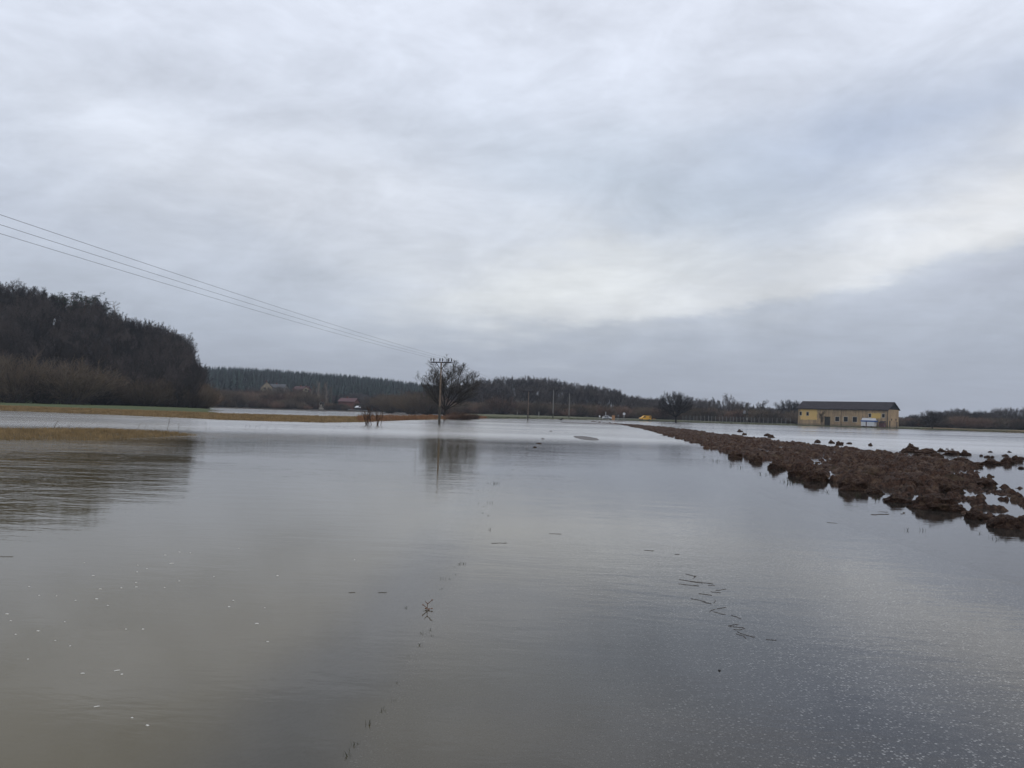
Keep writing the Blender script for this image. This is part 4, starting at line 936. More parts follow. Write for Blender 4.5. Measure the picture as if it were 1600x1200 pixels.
# big clods on the near edge of the strip
NC = [(1338, 767, 36, 26), (1372, 772, 22, 14), (1408, 786, 34, 16), (1468, 797, 52, 30), (1500, 800, 30, 16), (1530, 812, 28, 20), (1275, 752, 30, 22), (1250, 745, 22, 20), (1215, 733, 22, 16), (1183, 722, 18, 14), (1150, 715, 18, 12), (1580, 826, 44, 26), (1432, 762, 26, 20), (1545, 760, 34, 18), (1495, 770, 30, 18)]
NC.sort()
for i, (px, py, wp, hp_) in enumerate(NC):
    q = gnd(px, py); wd = wp / FPX * q.y; h = hp_ / FPX * q.y
    o = obj('soil_clod', CL[(i * 2 + 1) % 5], None, (q.x, q.y + wd * .4, -0.02)); o.scale = (wd * .58, wd * .5, h * .68); o.rotation_euler.z = random.uniform(-.6, .6)
    tag(o, '%s large wet clod from the left along the near edge of the ploughed strip' % ORD[i], 'soil clod', 'large clods along the near edge of the soil')

# ------------------------------------------------------------------ power line
def make_pole(H, label, loc, rz, shaft_mat='polewood', arm=2.6, base_h=2.0, r=.13, group='power poles'):
    t = thing('power_pole', label, 'power pole', loc, rz, group)
    MB().bar((0, 0, base_h), (0, 0, H), r, r * .72, 12).build('pole_shaft', M[shaft_mat], t, smooth=False)
    b = MB(); b.bar((0, 0, -1), (0, 0, base_h + .15), r * 1.25, r * 1.22, 12); b.build('pole_base', M['polebase'], t)
    b = MB(); b.box(-arm / 2, arm / 2, -.06, .06, H - .12, H + .02); b.build('crossarm', M['darkmetal'], t, bevel=.01)
    for s_ in (-1, 1):
        MB().bar((s_ * .62, -.07, H - .1), (s_ * .10, -.10, H - .85), .05, .05, 6).build('brace', M['darkmetal'], t)
    for cx in (-arm / 2 + .18, 0, arm / 2 - .18):
        for s_ in (-.17, .17):
            MB().lathe((cx + s_, 0, H + .02), [(.03, 0), (.03, .1), (.085, .12), (.085, .17), (.06, .2), (.085, .23), (.085, .29), (.05, .33), (.05, .45), (.02, .47)], 10).build('insulator', M['insul'], t)
    return t
WS = 0.122
D1 = 105.0; b1 = at(687, hz(687), D1); top1 = at(688.5, 565.5, D1); H1 = top1.z
lx = lambda y: b1.x + WS * (y - D1)
rzl = -math.atan(WS)
P1 = make_pole(H1, 'near wooden power pole with six insulators standing in the flood', (b1.x, D1, 0), rzl)
P0 = make_pole(H1, 'wooden power pole beside the flooded road at the camera end of the line', (lx(-5), -5, 0), rzl)
H2 = at(827, 612, 205).z; b2 = at(825, hz(825), 205)
P2_ = make_pole(H2, 'slim power pole in the water between the big tree and the tall pole', (b2.x, 205, 0), rzl, base_h=1.2)
H3 = at(864, 610, 285).z; b3 = at(864, hz(864), 285)
P3 = make_pole(H3, 'tall grey power pole at the far end of the flooded road', (b3.x, 285, 0), rzl, 'concrete', 2.9, 1.8, .17)
b4 = at(889, hz(889), 338); H4 = at(889, 615, 338).z
P4 = make_pole(H4 - .6, 'farthest power pole with wide dark top on the far bank', (b4.x, 338, .6), rzl, 'concrete', 3.0, .6, .18)
def wire(a, b, sag, label, name='power_cable', r=.011):
    n = 28; V = []; k = 5
    pts = []
    for i in range(n + 1):
        f = i / n; p_ = Vector(a).lerp(Vector(b), f); p_.z -= 4 * sag * f * (1 - f); pts.append(p_)
    V, F = tubes([p_[:] for p_ in pts[:-1]], [p_[:] for p_ in pts[1:]], [r] * n, [r] * n, 5)
    return tag(obj(name, mesh_np(name, V, F, (M['darkmetal'],), True)), label, 'power cable', 'power cables')
def tops(t, H, arm):
    mw = Matrix.Translation(t.location) @ Matrix.Rotation(t.rotation_euler.z, 4, 'Z')
    return [mw @ Vector((cx, 0, H + .44)) for cx in (-arm / 2 + .18, 0, arm / 2 - .18)]
tp = [tops(P0, H1, 2.6), tops(P1, H1, 2.6), tops(P2_, H2, 2.6), tops(P3, H3, 2.9), tops(P4, H4 - .6, 2.9)]
nm = ['lowest', 'middle', 'uppermost']
for i in range(3):
    wire(tp[0][i], tp[1][i], .52, '%s of the three cables crossing the upper left sky' % nm[i], r=.0075)
    wire(tp[1][i], tp[2][i], .8, '%s cable of the span behind the near power pole' % ['left', 'centre', 'right'][i], r=.008)
    wire(tp[2][i], tp[3][i], .6, '%s cable between the slim pole and the tall grey pole' % ['left', 'centre', 'right'][i], r=.008)
    wire(tp[3][i], tp[4][i], .5, '%s cable between the tall grey pole and the farthest pole' % ['left', 'centre', 'right'][i], r=.008)
# transformer pole
q = at(1166.5, hz(1166.5), 322); zt = hfloat(q.x, q.y); HT = at(1166, 629.5, 322).z - zt
t = thing('transformer_pole', 'transformer pole with a grey tank and one sided arm by the fence', 'power pole', (q.x, q.y, zt - .1), .3)
MB().bar((-.35, 0, 0), (-.2, 0, HT), .13, .1, 8).bar((.35, 0, 0), (.2, 0, HT), .13, .1, 8).build('twin_shaft', M['polebase'], t)
MB().box(-2.3, .9, -.07, .07, HT - .1, HT + .05).build('crossarm', M['darkmetal'], t)
for cx in (-2.1, -1.2, -.4, .7): MB().lathe((cx, 0, HT + .05), [(.03, 0), (.08, .1), (.06, .2), (.08, .3), (.03, .4)], 8).build('insulator', M['insul'], t)
b = MB(); b.lathe((-1.0, 0, HT - 4.0), [(.40, 0), (.42, .1), (.42, 1.0), (.36, 1.1), (.1, 1.15)], 12); b.build('transformer_tank', M['greymetal'], t)
MB().box(-1.5, .5, -.5, .5, HT - 4.2, HT - 4.02).build('platform', M['darkmetal'], t)
MB().box(-.25, .25, -.3, .1, 1.3, 2.2).build('switch_box', M['concrete'], t)
a_ = tops(P4, H4 - .6, 3.0)
for i in range(3): wire(a_[i], t.matrix_world @ Vector((0, 0, 0)) if False else Vector((q.x - 1.9 + i * .8, q.y - .3, zt + HT + .3)), 1.2, '%s cable running from the farthest pole to the transformer pole' % ['left', 'centre', 'right'][i], r=.008)

# ------------------------------------------------------------------ the long yellow building
def wall_mat(L, H):
    mt = bpy.data.materials.new('render_wall'); mt.use_nodes = True
    t_ = NT(mt.node_tree); b_ = mt.node_tree.nodes['Principled BSDF']
    co = t_.node('ShaderNodeTexCoord').outputs['Object']; x, y, z = t_.sep(co)
    n = t_.noise(co, .35, 6, .65); n2 = t_.noise(co, 1.7, 6, .7); wob = t_.m('MULTIPLY', t_.m('SUBTRACT', n2, .5), 1.5)
    st = t_.noise(t_.comb(t_.m('MULTIPLY', x, 1.5), t_.m('MULTIPLY', y, 1.5), t_.m('MULTIPLY', z, .2)), 1.2, 4, .6)
    c0 = t_.mix(t_.mr(n, .3, .7, 0, 1), (0.33, .238, .155), (0.49, .352, .21))
    c0 = t_.mix(t_.mr(st, .42, .65, 0, .75), c0, (.22, .175, .125))
    def rect(x0, x1, z0, z1, yf=True):
        xa = t_.m('ADD', x, wob); za = t_.m('ADD', z, wob)
        mm = t_.m('MULTIPLY', t_.m('MULTIPLY', t_.mr(xa, x0, x0 + .3, 0, 1), t_.mr(xa, x1 - .3, x1, 1, 0)), t_.m('MULTIPLY', t_.mr(za, z0, z0 + .15, 0, 1), t_.mr(za, z1 - .15, z1, 1, 0)))
        return t_.m('MULTIPLY', mm, t_.mr(y, .3, .5, 1, 0)) if yf else mm
    c0 = t_.mix(t_.m('MULTIPLY', rect(1.0, 8.0, 2.2, H - .3), .85), c0, (.74, .51, .20))
    c0 = t_.mix(t_.m('MULTIPLY', rect(27.6, 32.0, 3.3, 5.4), .85), c0, (.68, .47, .15))
    c0 = t_.mix(t_.m('MULTIPLY', rect(-1, L + 1, -.5, 1.0, False), .5), c0, (.17, .15, .12))
    t_.put(b_.inputs['Base Color'], c0); b_.inputs['Roughness'].default_value = .95; b_.inputs['Specular IOR Level'].default_value = .1
    return mt
bsc = 330 / 405
A1 = at(1246, hz(1246), 405 * bsc); A2 = at(1387.5, hz(1387.5), 375 * bsc)
dv = Vector((A2.x - A1.x, A2.y - A1.y, 0)); BL = dv.length; brz = math.atan2(dv.y, dv.x); BW = 9.8
gz = .12
topz = at(1316, 638.5, 390 * bsc).z; EH = topz - gz; rgz = at(1395, 628.3, 379 * bsc).z - gz
print('BUILDING', BL, EH, rgz)
bt = thing('storage_building', 'long yellow ochre two storey building with dark gabled roof on the far right shore', 'building', (A1.x, A1.y, gz), brz)
def uf(px, py=None):      # photo x -> metres along the facade
    d = ray(px, 655); d2 = Vector((d.x, d.y)); nrm = Vector((-dv.y, dv.x)).normalized()
    s_ = (A1.x * nrm.x + A1.y * nrm.y) / (d2.x * nrm.x + d2.y * nrm.y); q_ = d2 * s_
    return ((q_.x - A1.x) * dv.x + (q_.y - A1.y) * dv.y) / BL
def zf(px, py):
    d = ray(px, py); d2 = Vector((d.x, d.y)); nrm = Vector((-dv.y, dv.x)).normalized()
    s_ = (A1.x * nrm.x + A1.y * nrm.y) / (d2.x * nrm.x + d2.y * nrm.y); return EYE + d.z * s_ - gz
ops = [('window', 1249, 1252.5, 643.3, 648.8), ('window', 1259.7, 1263.5, 643.8, 649.2), ('window', 1357, 1361, 646.3, 651.8), ('window', 1378, 1382.3, 646.8, 652.4),
       ('window', 1305, 1311.2, 651.2, 658.2), ('window', 1318.3, 1324.6, 651.3, 658.6), ('window', 1332.3, 1339, 651.5, 659.3), ('door', 1288, 1297, 651, 663.5), ('door', 1346, 1354, 653, 664.8)]
wm_ = wall_mat(BL, EH)
rects = []
for k_, xa, xb, ya, yb in ops:
    u0_, u1_ = uf(xa), uf(xb); z1_ = zf((xa + xb) / 2, ya); z0_ = zf((xa + xb) / 2, yb) if k_ == 'window' else 0.0
    rects.append((k_, u0_, u1_, max(z0_, 0), z1_))
# walls with real openings: front facade cut into cells
us = sorted({0.0, BL} | {r_[1] for r_ in rects} | {r_[2] for r_ in rects}); zs = sorted({-1.0, EH} | {r_[3] for r_ in rects} | {r_[4] for r_ in rects})
b = MB()
for i in range(len(us) - 1):
    for j in range(len(zs) - 1):
        cx, cz = (us[i] + us[i + 1]) / 2, (zs[j] + zs[j + 1]) / 2
        if any(r_[1] < cx < r_[2] and r_[3] < cz < r_[4] for r_ in rects): continue
        b.add([(us[i], 0, zs[j]), (us[i + 1], 0, zs[j]), (us[i + 1], 0, zs[j + 1]), (us[i], 0, zs[j + 1])], [(0, 1, 2, 3)])
for k_, u0_, u1_, z0_, z1_ in rects:    # reveals
    b.add([(u0_, 0, z0_), (u0_, .3, z0_), (u0_, .3, z1_), (u0_, 0, z1_)], [(0, 1, 2, 3)]); b.add([(u1_, 0, z0_), (u1_, .3, z0_), (u1_, .3, z1_), (u1_, 0, z1_)], [(3, 2, 1, 0)])
    b.add([(u0_, 0, z1_), (u1_, 0, z1_), (u1_, .3, z1_), (u0_, .3, z1_)], [(0, 1, 2, 3)]); b.add([(u0_, 0, z0_), (u1_, 0, z0_), (u1_, .3, z0_), (u0_, .3, z0_)], [(3, 2, 1, 0)])
b.add([(BL, 0, -1), (BL, BW, -1), (BL, BW, EH), (BL, 0, EH)], [(0, 1, 2, 3)]); b.add([(0, 0, -1), (0, BW, -1), (0, BW, EH), (0, 0, EH)], [(3, 2, 1, 0)])
b.add([(0, BW, -1), (BL, BW, -1), (BL, BW, EH), (0, BW, EH)], [(3, 2, 1, 0)])
b.build('wall', wm_, bt)
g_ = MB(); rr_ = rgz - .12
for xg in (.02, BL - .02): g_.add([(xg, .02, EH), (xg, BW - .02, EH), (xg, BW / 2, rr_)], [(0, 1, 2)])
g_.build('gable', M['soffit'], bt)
b = MB(); ov = .45; th_ = .14
for s_ in (0, 1):
    y0_, y1_ = (-ov, BW / 2) if s_ == 0 else (BW + ov, BW / 2); sl_ = (rr_ - EH) / (BW / 2); ze = EH - ov * sl_
    V = [(-ov, y0_, ze), (BL + ov, y0_, ze), (BL + ov, y1_, rr_), (-ov, y1_, rr_)]; V2 = [(a, c_, d_ + th_) for a, c_, d_ in V]
    b.add(V + V2, [(0, 1, 2, 3), (7, 6, 5, 4), (0, 4, 5, 1), (1, 5, 6, 2), (2, 6, 7, 3), (3, 7, 4, 0)])
b.build('roof', M['roofdark'], bt)
for k_, u0_, u1_, z0_, z1_ in rects:
    if k_ == 'window':
        w_ = MB().box(u0_ + .005, u1_ - .005, .18, .25, z0_ + .005, z1_ - .005).build('window', M['glass'], bt)
        um = (u0_ + u1_) / 2
        f_ = MB(); f_.box(um - .03, um + .03, .12, .178, z0_ + .01, z1_ - .01).box(u0_ + .01, u1_ - .01, .10, .118, (z0_ + z1_) / 2 - .03, (z0_ + z1_) / 2 + .03)
        f_.build('frame', M['door'], w_)
        s_ = MB(); pr = .12
        s_.box(u0_ - pr, u0_ - .003, -.03, -.003, z0_ - pr, z1_ + pr).box(u1_ + .003, u1_ + pr, -.03, -.003, z0_ - pr, z1_ + pr).box(u0_ - .002, u1_ + .002, -.04, -.003, z1_ + .003, z1_ + pr).box(u0_ - .002, u1_ + .002, -.08, -.003, z0_ - pr, z0_ - .003)
        s_.build('surround', M['trim'], w_)
    else:
        d_ = MB().box(u0_ + .005, u1_ - .005, .15, .22, z0_ + .01, z1_ - .005).build('door', M['door'] if u0_ < 20 else M['maroon'], bt)
        MB().box((u0_ + u1_) / 2 - .02, (u0_ + u1_) / 2 + .02, .12, .148, z0_ + .1, z1_ - .1).box(u1_ - .5, u1_ - .4, .10, .12, 1.0, 1.1).build('handle', M['soffit'], d_)
        if u0_ > 20:
            g2 = MB()
            for (a0, a1) in (((.25, 1.9), (.6, 2.2)), ((.6, 2.2), (.5, 1.6)), ((.5, 1.6), (.95, 1.75)), ((.95, 1.75), (1.1, 1.2)), ((.4, 1.1), (.7, 1.3)), ((1.1, 1.9), (1.3, 1.5))):
                g2.bar((u0_ + a0[0], .10, a0[1]), (u0_ + a1[0], .10, a1[1]), .07, .06, 6)
            g2.build('painted_scrawl', M['white'], d_)
for ux in (.12, uf(1314.4), BL - .12): MB().bar((ux, -.10, -.3), (ux, -.10, EH - .1), .09, .09, 8).build('drainpipe', M['polebase'], bt)
MB().bar((-.3, -.50, EH - .30), (BL + .3, -.50, EH - .30), .08, .08, 8).build('gutter', M['darkmetal'], bt)
# gable end lean-to marks: narrow door and slit windows on the right end wall
for (y0_, y1_, z0_, z1_, nm_) in ((1.2, 2.0, 0, 2.6, 'door'), (3.0, 3.5, 2.7, 3.5, 'window'), (7.0, 7.5, 2.7, 3.5, 'window'), (7.8, 8.6, 0, 2.4, 'door')):
    MB().box(BL + .003, BL + .05, y0_, y1_, z0_ + .05, z1_).build(nm_, M['door'] if nm_ == 'door' else M['glass'], bt)
# kiosk in front of the facade
def onb(u, v, z=0): 
    c_, s_ = math.cos(brz), math.sin(brz); return (A1.x + u * c_ - v * s_, A1.y + u * s_ + v * c_, gz + z)
ku0, ku1 = uf(1355.5) , uf(1376)
kw = ku1 - ku0; kh = 3.0
kt = thing('site_cabin', 'white cabin with a blue stripe parked before the right end of the yellow building', 'cabin', onb(ku0 - .6, -4.2, .15), brz)
MB().box(0, kw, 0, 2.2, .35, 1.95).build('lower_wall', M['white'], kt, bevel=.03)
MB().box(-.15, kw + .5, -.06, 2.26, 1.955, 2.42).build('blue_stripe', M['blue'], kt, bevel=.02)
b = MB(); b.add([(.1, -.02, 2.425), (kw * .99, -.02, 2.425), (kw * .99, 2.2, 2.425), (.1, 2.2, 2.425), (.35, .2, 3.3), (kw * .93, .2, 3.25), (kw * .93, 2.0, 3.25), (.35, 2.0, 3.3)], [(0, 3, 2, 1), (4, 5, 6, 7), (0, 1, 5, 4), (1, 2, 6, 5), (2, 3, 7, 6), (3, 0, 4, 7)])
b.build('upper_wall', M['white'], kt)
MB().box(kw * .36, kw * .44, -.02, .0, .4, 1.93).build('door', M['maroon'], kt)
MB().box(.2, kw * .98, .1, 2.1, -.1, .345).build('chassis', M['maroon'], kt)
for ux in (.9, kw - .9): MB().lathe((ux, -.12, .1), [(.3, 0), (.34, .03), (.34, .18), (.3, .2)], 14, axis='Y').build('wheel', M['rubber'], kt)
t = thing('garden_shed', 'small brown shed leaning against the wall right of the white cabin', 'shed', onb(ku1 + .4, -2.4, .1), brz)
MB().box(0, 1.8, 0, 1.6, 0, 1.7).build('wall', M['maroon'], t)
b = MB(); b.add([(-.1, -.2, 1.75), (1.9, -.2, 1.75), (1.9, 1.7, 2.3), (-.1, 1.7, 2.3), (-.1, -.2, 1.83), (1.9, -.2, 1.83), (1.9, 1.7, 2.38), (-.1, 1.7, 2.38)], [(0, 3, 2, 1), (4, 5, 6, 7), (0, 1, 5, 4), (1, 2, 6, 5), (2, 3, 7, 6), (3, 0, 4, 7)]); b.build('roof', M['roofdark'], t)
q = onb(uf(1284), -4.0); D = q[1]
tree('bare_tree', BARE[3], 1284, 641.5, D, 'small bare tree in front of the yellow building left of the dark door', 'tree', parts=True, wide=.95, zbase=gz)

# fence
posts = [1067, 1072, 1078, 1084, 1089, 1095, 1101, 1107, 1112, 1118, 1124, 1129, 1135, 1141, 1146, 1151, 1157, 1162, 1168, 1174, 1179, 1186, 1193, 1200, 1207, 1214, 1221, 1228, 1235]
f0 = at(1067, hz(1067), 352); ft = thing('wire_fence', 'long wire mesh fence on pale concrete posts left of the yellow building', 'fence', (f0.x, f0.y, .3))
prev = None; mb_ = MB()
for px in posts:
    q = at(px, hz(px), 352 - (px - 1067) * .06); zz = hfloat(q.x, q.y) - .05; lo = Vector((q.x - f0.x, q.y - f0.y, zz - .3))
    b = MB(); b.box(lo.x - .08, lo.x + .08, lo.y - .08, lo.y + .08, lo.z - .2, lo.z + 2.35); b.bar((lo.x, lo.y, lo.z + 2.35), (lo.x, lo.y - .35, lo.z + 2.6), .05, .04, 5); b.build('fence_post', M['concrete'], ft)
    if prev is not None:
        for h_ in (.1, .5, .9, 1.3, 1.7, 2.1, 2.3): mb_.bar(prev + Vector((0, 0, h_)), lo + Vector((0, 0, h_)), .006, .006, 3, cap=False)
        for k_ in range(1, 10): a_ = prev.lerp(lo, k_ / 10); mb_.bar(a_ + Vector((0, 0, .1)), a_ + Vector((0, 0, 2.2)), .004, .004, 3, cap=False)
    prev = lo
mb_.build('wire_mesh', M['greymetal'], ft)

# ------------------------------------------------------------------ vehicles (nose points to -X)
def vehicle(name, label, cat, loc, rz, prof, glassp, wd, mats, wheels, wr, tumble=.12, zt=1.0):
    t = thing(name, label, cat, loc, rz)
    def half(z): return wd / 2 * (1 - tumble * max(0, (z - zt)) / .6)
    n = len(prof); V = [(x_, -half(z_), z_) for x_, z_ in prof] + [(x_, half(z_), z_) for x_, z_ in prof]
    F = [tuple(range(n)), tuple(range(2 * n - 1, n - 1, -1))] + [(i, n + i, n + (i + 1) % n, (i + 1) % n) for i in range(n)]
    b_ = MB(); b_.add(V, F); bo = b_.build('body', mats[0], t, bevel=.05)
    for gp in glassp:
        for s_ in (-1, 1):
            V = [(x_, s_ * (half(z_) + .012), z_) for x_, z_ in gp] + [(x_, s_ * (half(z_) - .03), z_) for x_, z_ in gp]; k_ = len(gp)
            b_ = MB(); b_.add(V, [tuple(range(k_)), tuple(range(2 * k_ - 1, k_ - 1, -1))] + [(i, k_ + i, k_ + (i + 1) % k_, (i + 1) % k_) for i in range(k_)]); b_.build('side_window', M['glass'], t)
    for x_ in wheels:
        for s_ in (-1, 1):
            tb = MB().lathe((x_, s_ * (wd / 2 - .10) - .10, wr), [(wr * .8, 0), (wr, .03), (wr, .19), (wr * .8, .22)], 18, axis='Y').build('tyre', M['rubber'], t)
            MB().lathe((x_, s_ * (wd / 2 - .10) - .115, wr), [(wr * .55, 0), (wr * .6, .01), (wr * .6, .24), (wr * .55, .25)], 14, axis='Y').build('rim', M['greymetal'], tb)
    return t, half
carp = [(-2.1, .35), (-2.15, .62), (-2.0, .80), (-1.15, .92), (-.45, 1.38), (.0, 1.46), (1.0, 1.44), (1.75, 1.05), (2.1, .95), (2.12, .5), (2.0, .33)]
carg = [[(-.98, .93), (-.42, 1.32), (.18, 1.38), (.18, .93)], [(.26, .93), (.26, 1.38), (.95, 1.36), (1.45, .97)]]
def add_face_parts(t, wd, xn, xr, zn, zr, stripe=None):
    for s_ in (-1, 1):
        MB().box(xn - .03, xn + .05, s_ * wd * .36 - .16, s_ * wd * .36 + .16, zn - .07, zn + .07).build('headlight', M['white'], t, bevel=.02)
        MB().box(xr - .04, xr + .03, s_ * wd * .38 - .10, s_ * wd * .38 + .10, zr - .12, zr + .12).build('tail_light', M['brick'], t)
        MB().box(-.95, -.75, s_ * (wd / 2 + .08) - .08, s_ * (wd / 2 + .08) + .08, .98, 1.12).build('mirror', M['darkmetal'], t, bevel=.02)
q = at(949, hz(949), 322); zc = float(road_z(np.array(q.x), np.array(q.y)) if False else hfloat(q.x, q.y))
cz = max(zc, 0.15)
t, hf = vehicle('parked_car', 'white car with dark lower side parked on the far road at the flood edge', 'car', (q.x, q.y, cz), R(160), carp, carg, 1.75, (M['white'],), (-1.35, 1.3), .32)
t.scale = (.85, .85, .95)
add_face_parts(t, 1.75, -2.13, 2.12, .70, .80)
for s_ in (-1, 1): MB().box(-1.0, .95, s_ * .885 - .01, s_ * .885 + .01, .36, .72).build('dark_sill', M['navy'], t)
b = MB(); b.add([(-1.10, -.68, .95), (-1.10, .68, .95), (-.50, .60, 1.37), (-.50, -.60, 1.37)], [(0, 1, 2, 3)]); o = b.build('windscreen', M['glass'], t); o.location = (-.03, 0, .02)
vanp = [(-2.15, .35), (-2.2, .75), (-2.05, .98), (-1.35, 1.12), (-.85, 1.62), (-.55, 1.70), (-.5, 1.80), (2.1, 1.80), (2.2, 1.55), (2.2, .35)]
vang = [[(-1.18, 1.10), (-.80, 1.55), (-.15, 1.60), (-.15, 1.10)]]
q = at(1008, hz(1008), 318); zc = max(hfloat(q.x, q.y), .12)
t, hf = vehicle('yellow_van', 'yellow orange delivery van facing left on the far bank', 'van', (q.x, q.y, zc), R(12), vanp, vang, 1.8, (M['yellow'],), (-1.4, 1.35), .33, .05)
t.scale = (.98, 1, 1.0)
add_face_parts(t, 1.8, -2.18, 2.2, .78, .9)
for s_ in (-1, 1): MB().box(1.35, 2.0, s_ * .90 - .012, s_ * .90 + .012, 1.12, 1.58).build('rear_panel_window', M['brick'], t)
MB().box(-2.12, -1.45, -.78, .78, 1.00, 1.06, mat=Matrix.Rotation(R(-8), 4, 'Y') @ Matrix.Translation((-.12, 0, -.2))).build('bonnet', M['white'], t)
MB().box(-2.24, -2.14, -.85, .85, .38, .62).build('bumper', M['darkmetal'], t)
# signs near the far road end
def sign_post(px, top, bot, D, label, kind, name='road_sign'):
    q_ = at(px, hz(px), D); z0 = max(hfloat(q_.x, q_.y), -.1); H = at(px, top, D).z - z0
    t_ = thing(name, label, 'sign', (q_.x, q_.y, z0 - .1))
    MB().bar((0, 0, -.3), (0, 0, H - .2), .05, .05, 8).build('post', M['greymetal'], t_)
    if kind == 'round':
        MB().lathe((0, -.08, H - .1), [(.46, 0), (.48, .01), (.48, .03), (.46, .04)], 22, axis='Y').build('round_plate', M['white'], t_)
        MB().box(-.32, .32, -.09, -.05, H - 1.45, H - .75).build('lower_plate', M['concrete'], t_)
    elif kind == 'board': MB().box(-.55, .55, -.09, -.05, H - 1.75, H).build('board', M['orange'], t_); MB().box(-.55, .55, -.05, .05, H - 2.0, H - 1.9).build('brace', M['greymetal'], t_)
    elif kind == 'small': MB().box(-.22, .22, -.09, -.05, H - .45, H).build('plate', M['greymetal'], t_)
    elif kind == 'white': MB().box(-.27, .27, -.09, -.05, H - .62, H).build('plate', M['white'], t_)
    elif kind == 'pole': MB().bar((0, 0, H - .25), (0, 0, H + .05), .10, .06, 8).build('cap', M['white'], t_); t_.children[0].data = MB().bar((0, 0, -.3), (0, 0, H - .2), .085, .085, 8).mesh('post', M['white'])
    return t_
sign_post(975, 645.8, 656, 305, 'white round road sign above a small plate at the tip of the ploughed soil', 'round')
sign_post(958.5, 648.5, 656, 308, 'orange board sign standing right of the white car', 'board')
sign_post(966, 648, 656, 306, 'small grey sign between the orange board and the round sign', 'small')
sign_post(937, 648.8, 654, 320, 'small white plate on a post left of the white car', 'white')
sign_post(946.5, 642.5, 654, 325, 'slim white pole rising beside the white car', 'pole')
q = at(1022, hz(1022), 322); t = thing('low_barrier', 'low orange barrier on the bank right of the yellow van', 'barrier', (q.x, q.y, hfloat(q.x, q.y)))
MB().box(-.6, .6, -.04, .04, .45, .85).build('board', M['orange'], t)
for s_ in (-.45, .45): MB().box(s_ - .04, s_ + .04, -.2, .2, -.1, .44).build('leg', M['greymetal'], t)
for i, (px, top) in enumerate([(808.5, 643.5), (842, 643.3)]):
    q = at(px, hz(px), 330); z0 = hfloat(q.x, q.y); H = at(px, top, 330).z - z0
    MBp = MB().box(-.14, .14, -.08, .08, -.2, H); o = MBp.build('marker_post', M['concrete']); o.location = (q.x, q.y, z0)
    tag(o, ['pale marker post in the far meadow behind the slim power pole', 'pale marker post in the far meadow left of the tall grey pole'][i], 'post')
# bird wading in the flood
q = gnd(877, 658.2); t = thing('wading_bird', 'dark bird standing in the flood right of the tall grey power pole', 'bird', (q.x, q.y, -.02))
bm = bmesh.new(); bmesh.ops.create_uvsphere(bm, u_segments=16, v_segments=10, radius=1)
for v in bm.verts:
    x_, y_, z_ = v.co; tp_ = 1 - .45 * max(0, -x_); v.co = Vector((x_ * .36, y_ * .15 * tp_, z_ * .17 * tp_ + .42 + x_ * .16))
me_ = bpy.data.meshes.new('body'); bm.to_mesh(me_); bm.free(); me_.materials.append(M['ducks'])
b = MB(); b.add([v.co[:] for v in me_.vertices], [tuple(p_.vertices) for p_ in me_.polygons]); b.bar((.26, 0, .50), (.34, 0, .72), .06, .045, 8); b.lathe((.36, 0, .76), [(.01, -.06), (.05, -.03), (.06, 0), (.04, .04), (.01, .06)], 10)
b.add([(-.3, -.06, .36), (-.3, .06, .36), (-.58, 0, .26), (-.3, 0, .32)], [(0, 1, 2), (0, 2, 3), (1, 3, 2)])
b.build('body', M['ducks'], t, smooth=True)
MB().bar((.40, 0, .76), (.56, 0, .73), .018, .004, 6).build('beak', M['insul'], t)
for s_ in (-.06, .06): MB().bar((.02, s_, .32), (.02, s_, -.1), .014, .012, 6).build('leg', M['insul'], t)
t.scale = (1.1, 1.1, 1.1)

# ------------------------------------------------------------------ far houses on the left
def house(px, D, zb, w_, d_, eh, rh, rz, wallm, roofm, label, nwin=2):
    q_ = at(px, hz(px), D); t_ = thing('house', label, 'house', (q_.x, q_.y, zb), R(rz), 'houses in the valley')
    b_ = MB(); b_.box(-w_ / 2, w_ / 2, -d_ / 2, d_ / 2, -3, eh)
    b_.add([(-w_ / 2, -d_ / 2, eh), (w_ / 2, -d_ / 2, eh), (0, -d_ / 2, eh + rh)], [(0, 1, 2)]); b_.add([(-w_ / 2, d_ / 2, eh), (w_ / 2, d_ / 2, eh), (0, d_ / 2, eh + rh)], [(2, 1, 0)])
    b_.build('wall', M[wallm], t_)
    b_ = MB(); o_ = .5
    for s_ in (-1, 1):
        sl_ = rh / (w_ / 2); V = [(s_ * (w_ / 2 + o_), -d_ / 2 - o_, eh - o_ * sl_), (0, -d_ / 2 - o_, eh + rh), (0, d_ / 2 + o_, eh + rh), (s_ * (w_ / 2 + o_), d_ / 2 + o_, eh - o_ * sl_)]
        V2 = [(a, c_, e_ + .2) for a, c_, e_ in V]; b_.add(V + V2, [(0, 1, 2, 3), (7, 6, 5, 4), (0, 4, 5, 1), (1, 5, 6, 2), (2, 6, 7, 3), (3, 7, 4, 0)])
    rf = b_.build('roof', M[roofm], t_)
    MB().box(-.4, .4, .6, 1.4, eh + rh - .5, eh + rh + 1.0).build('chimney', M['brick'], rf)
    for k_ in range(nwin):
        x_ = -w_ / 2 + w_ * (k_ + 1) / (nwin + 1)
        wn = MB().box(x_ - .5, x_ + .5, -d_ / 2 - .04, -d_ / 2 - .003, eh * .4, eh * .4 + 1.2).build('window', M['glass'], t_)
        MB().box(x_ - .62, x_ + .62, -d_ / 2 - .09, -d_ / 2 - .003, eh * .4 - .14, eh * .4 - .02).build('sill', M['trim'], wn)
    MB().box(w_ * .3, w_ * .3 + .9, -d_ / 2 - .05, -d_ / 2 - .003, -.5, 1.6).build('door', M['door'], t_)
    return t_
def zpx(px, py, D): return at(px, py, D).z
house(415, 565, zpx(415, 611, 565), 7, 9, 2.6, 3.4, 20, 'cream', 'roofdark', 'cream gabled house above the scrub left of the spruce hill')
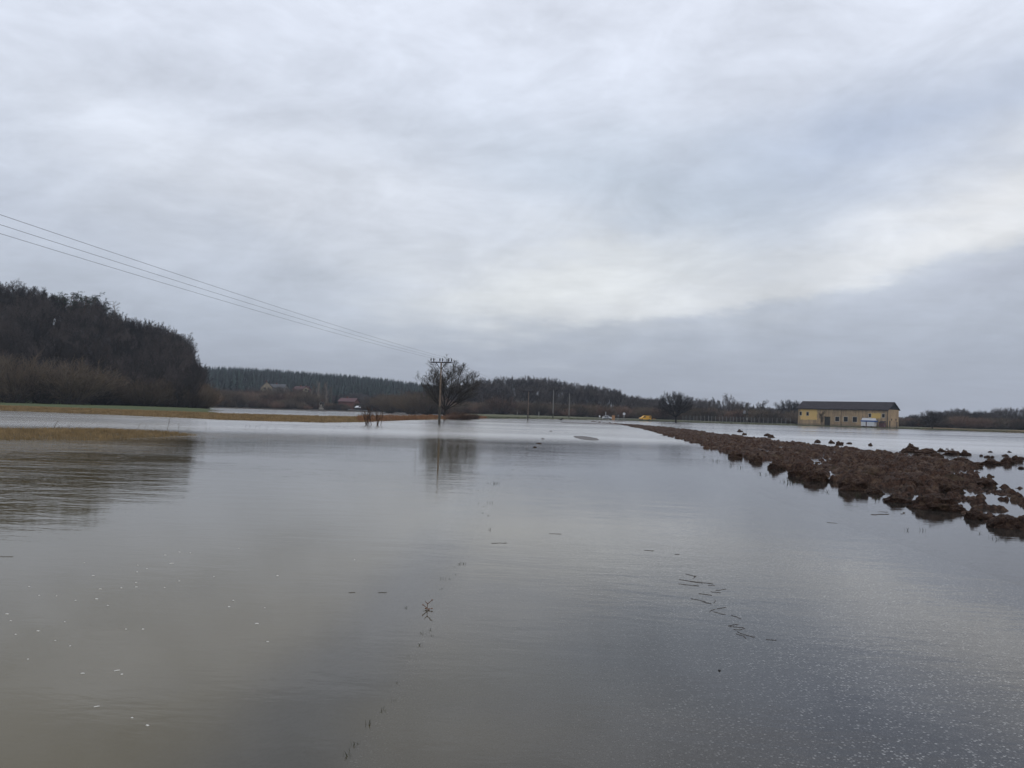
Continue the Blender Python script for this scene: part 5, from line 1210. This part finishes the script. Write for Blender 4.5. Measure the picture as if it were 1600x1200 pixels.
house(433, 575, zpx(433, 611, 575), 6, 12, 2.4, 2.2, 75, 'concrete', 'rooflight', 'house with a long grey roof right of the cream gabled house')
house(471, 565, zpx(471, 616, 565), 6, 10, 3.2, 1.8, 70, 'brick', 'maroon', 'reddish house half hidden left of the pale slender trees')
house(477, 560, zpx(477, 613, 560), 4, 5, 2.2, 1.3, 15, 'cream', 'maroon', 'small pale gable peeping beside the reddish house', 1)
house(502, 470, zpx(502, 634, 470), 2.2, 2.6, 1.6, .8, 0, 'trim', 'roofdark', 'small white hut under the pale slender trees', 1)
house(545, 475, zpx(545, 637, 475), 8, 9, 3.4, 1.8, 78, 'brick', 'maroon', 'red brick house behind the white car on the left road')
q = at(559, hz(559), 446); zb = zpx(559, 638.5, 446)
t, hf = vehicle('parked_car', 'small white and black car on the road across the flooded meadow', 'car', (q.x, q.y, max(zb, .4)), R(75), carp, carg, 1.75, (M['white'],), (-1.35, 1.3), .32)
add_face_parts(t, 1.75, -2.13, 2.12, .70, .80)
a_ = at(544, 640, 444); b_ = at(577, 642.5, 432)
t = thing('guard_rail', 'pale guard rail along the road across the flooded meadow', 'guard rail', (a_.x, a_.y, 0))
dvec = Vector((b_.x - a_.x, b_.y - a_.y, 0)); 
MB().bar((0, 0, 1.0), dvec + Vector((0, 0, .8)), .14, .14, 6).build('rail', M['greymetal'], t)
for k_ in range(5): MB().bar(dvec * (k_ / 4) + Vector((0, 0, -.5)), dvec * (k_ / 4) + Vector((0, 0, .95)), .06, .06, 6).build('post', M['greymetal'], t)

for px, py, D, k_, lb in [(406, 604, 548, 0, 'brown bush left of the cream gabled house'), (425, 606, 548, 1, 'brown bush between the cream gabled house and the grey roofed house'), (446, 603, 556, 0, 'brown bush right of the grey roofed house'), (464, 606, 545, 1, 'brown bush left of the reddish house'), (487, 609, 545, 0, 'brown bush right of the reddish house'),
                          (531, 629, 458, 1, 'brown bush left of the red brick house'), (541, 632, 456, 0, 'low brown bush in front of the red brick house'), (512, 632, 458, 1, 'brown bush right of the small white hut')]:
    bush(px, py, D, WIL[k_], lb, 1.5)

# ------------------------------------------------------------------ haze
hm = bpy.data.materials.new('haze'); hm.use_nodes = True
t = NT(hm.node_tree); t.n.clear()
pv = t.node('ShaderNodeVolumePrincipled'); pv.inputs['Color'].default_value = (0.80, 0.88, 1.0, 1); pv.inputs['Density'].default_value = 0.00018; pv.inputs['Anisotropy'].default_value = 0.2
o_ = t.node('ShaderNodeOutputMaterial'); t.l.new(pv.outputs[0], o_.inputs['Volume'])
hb_ = MB().box(-1700, 1700, -1700, 1700, -1.8, 95).build('haze', hm); tag(hb_, 'faint blue haze over the flood plain', kind='stuff')
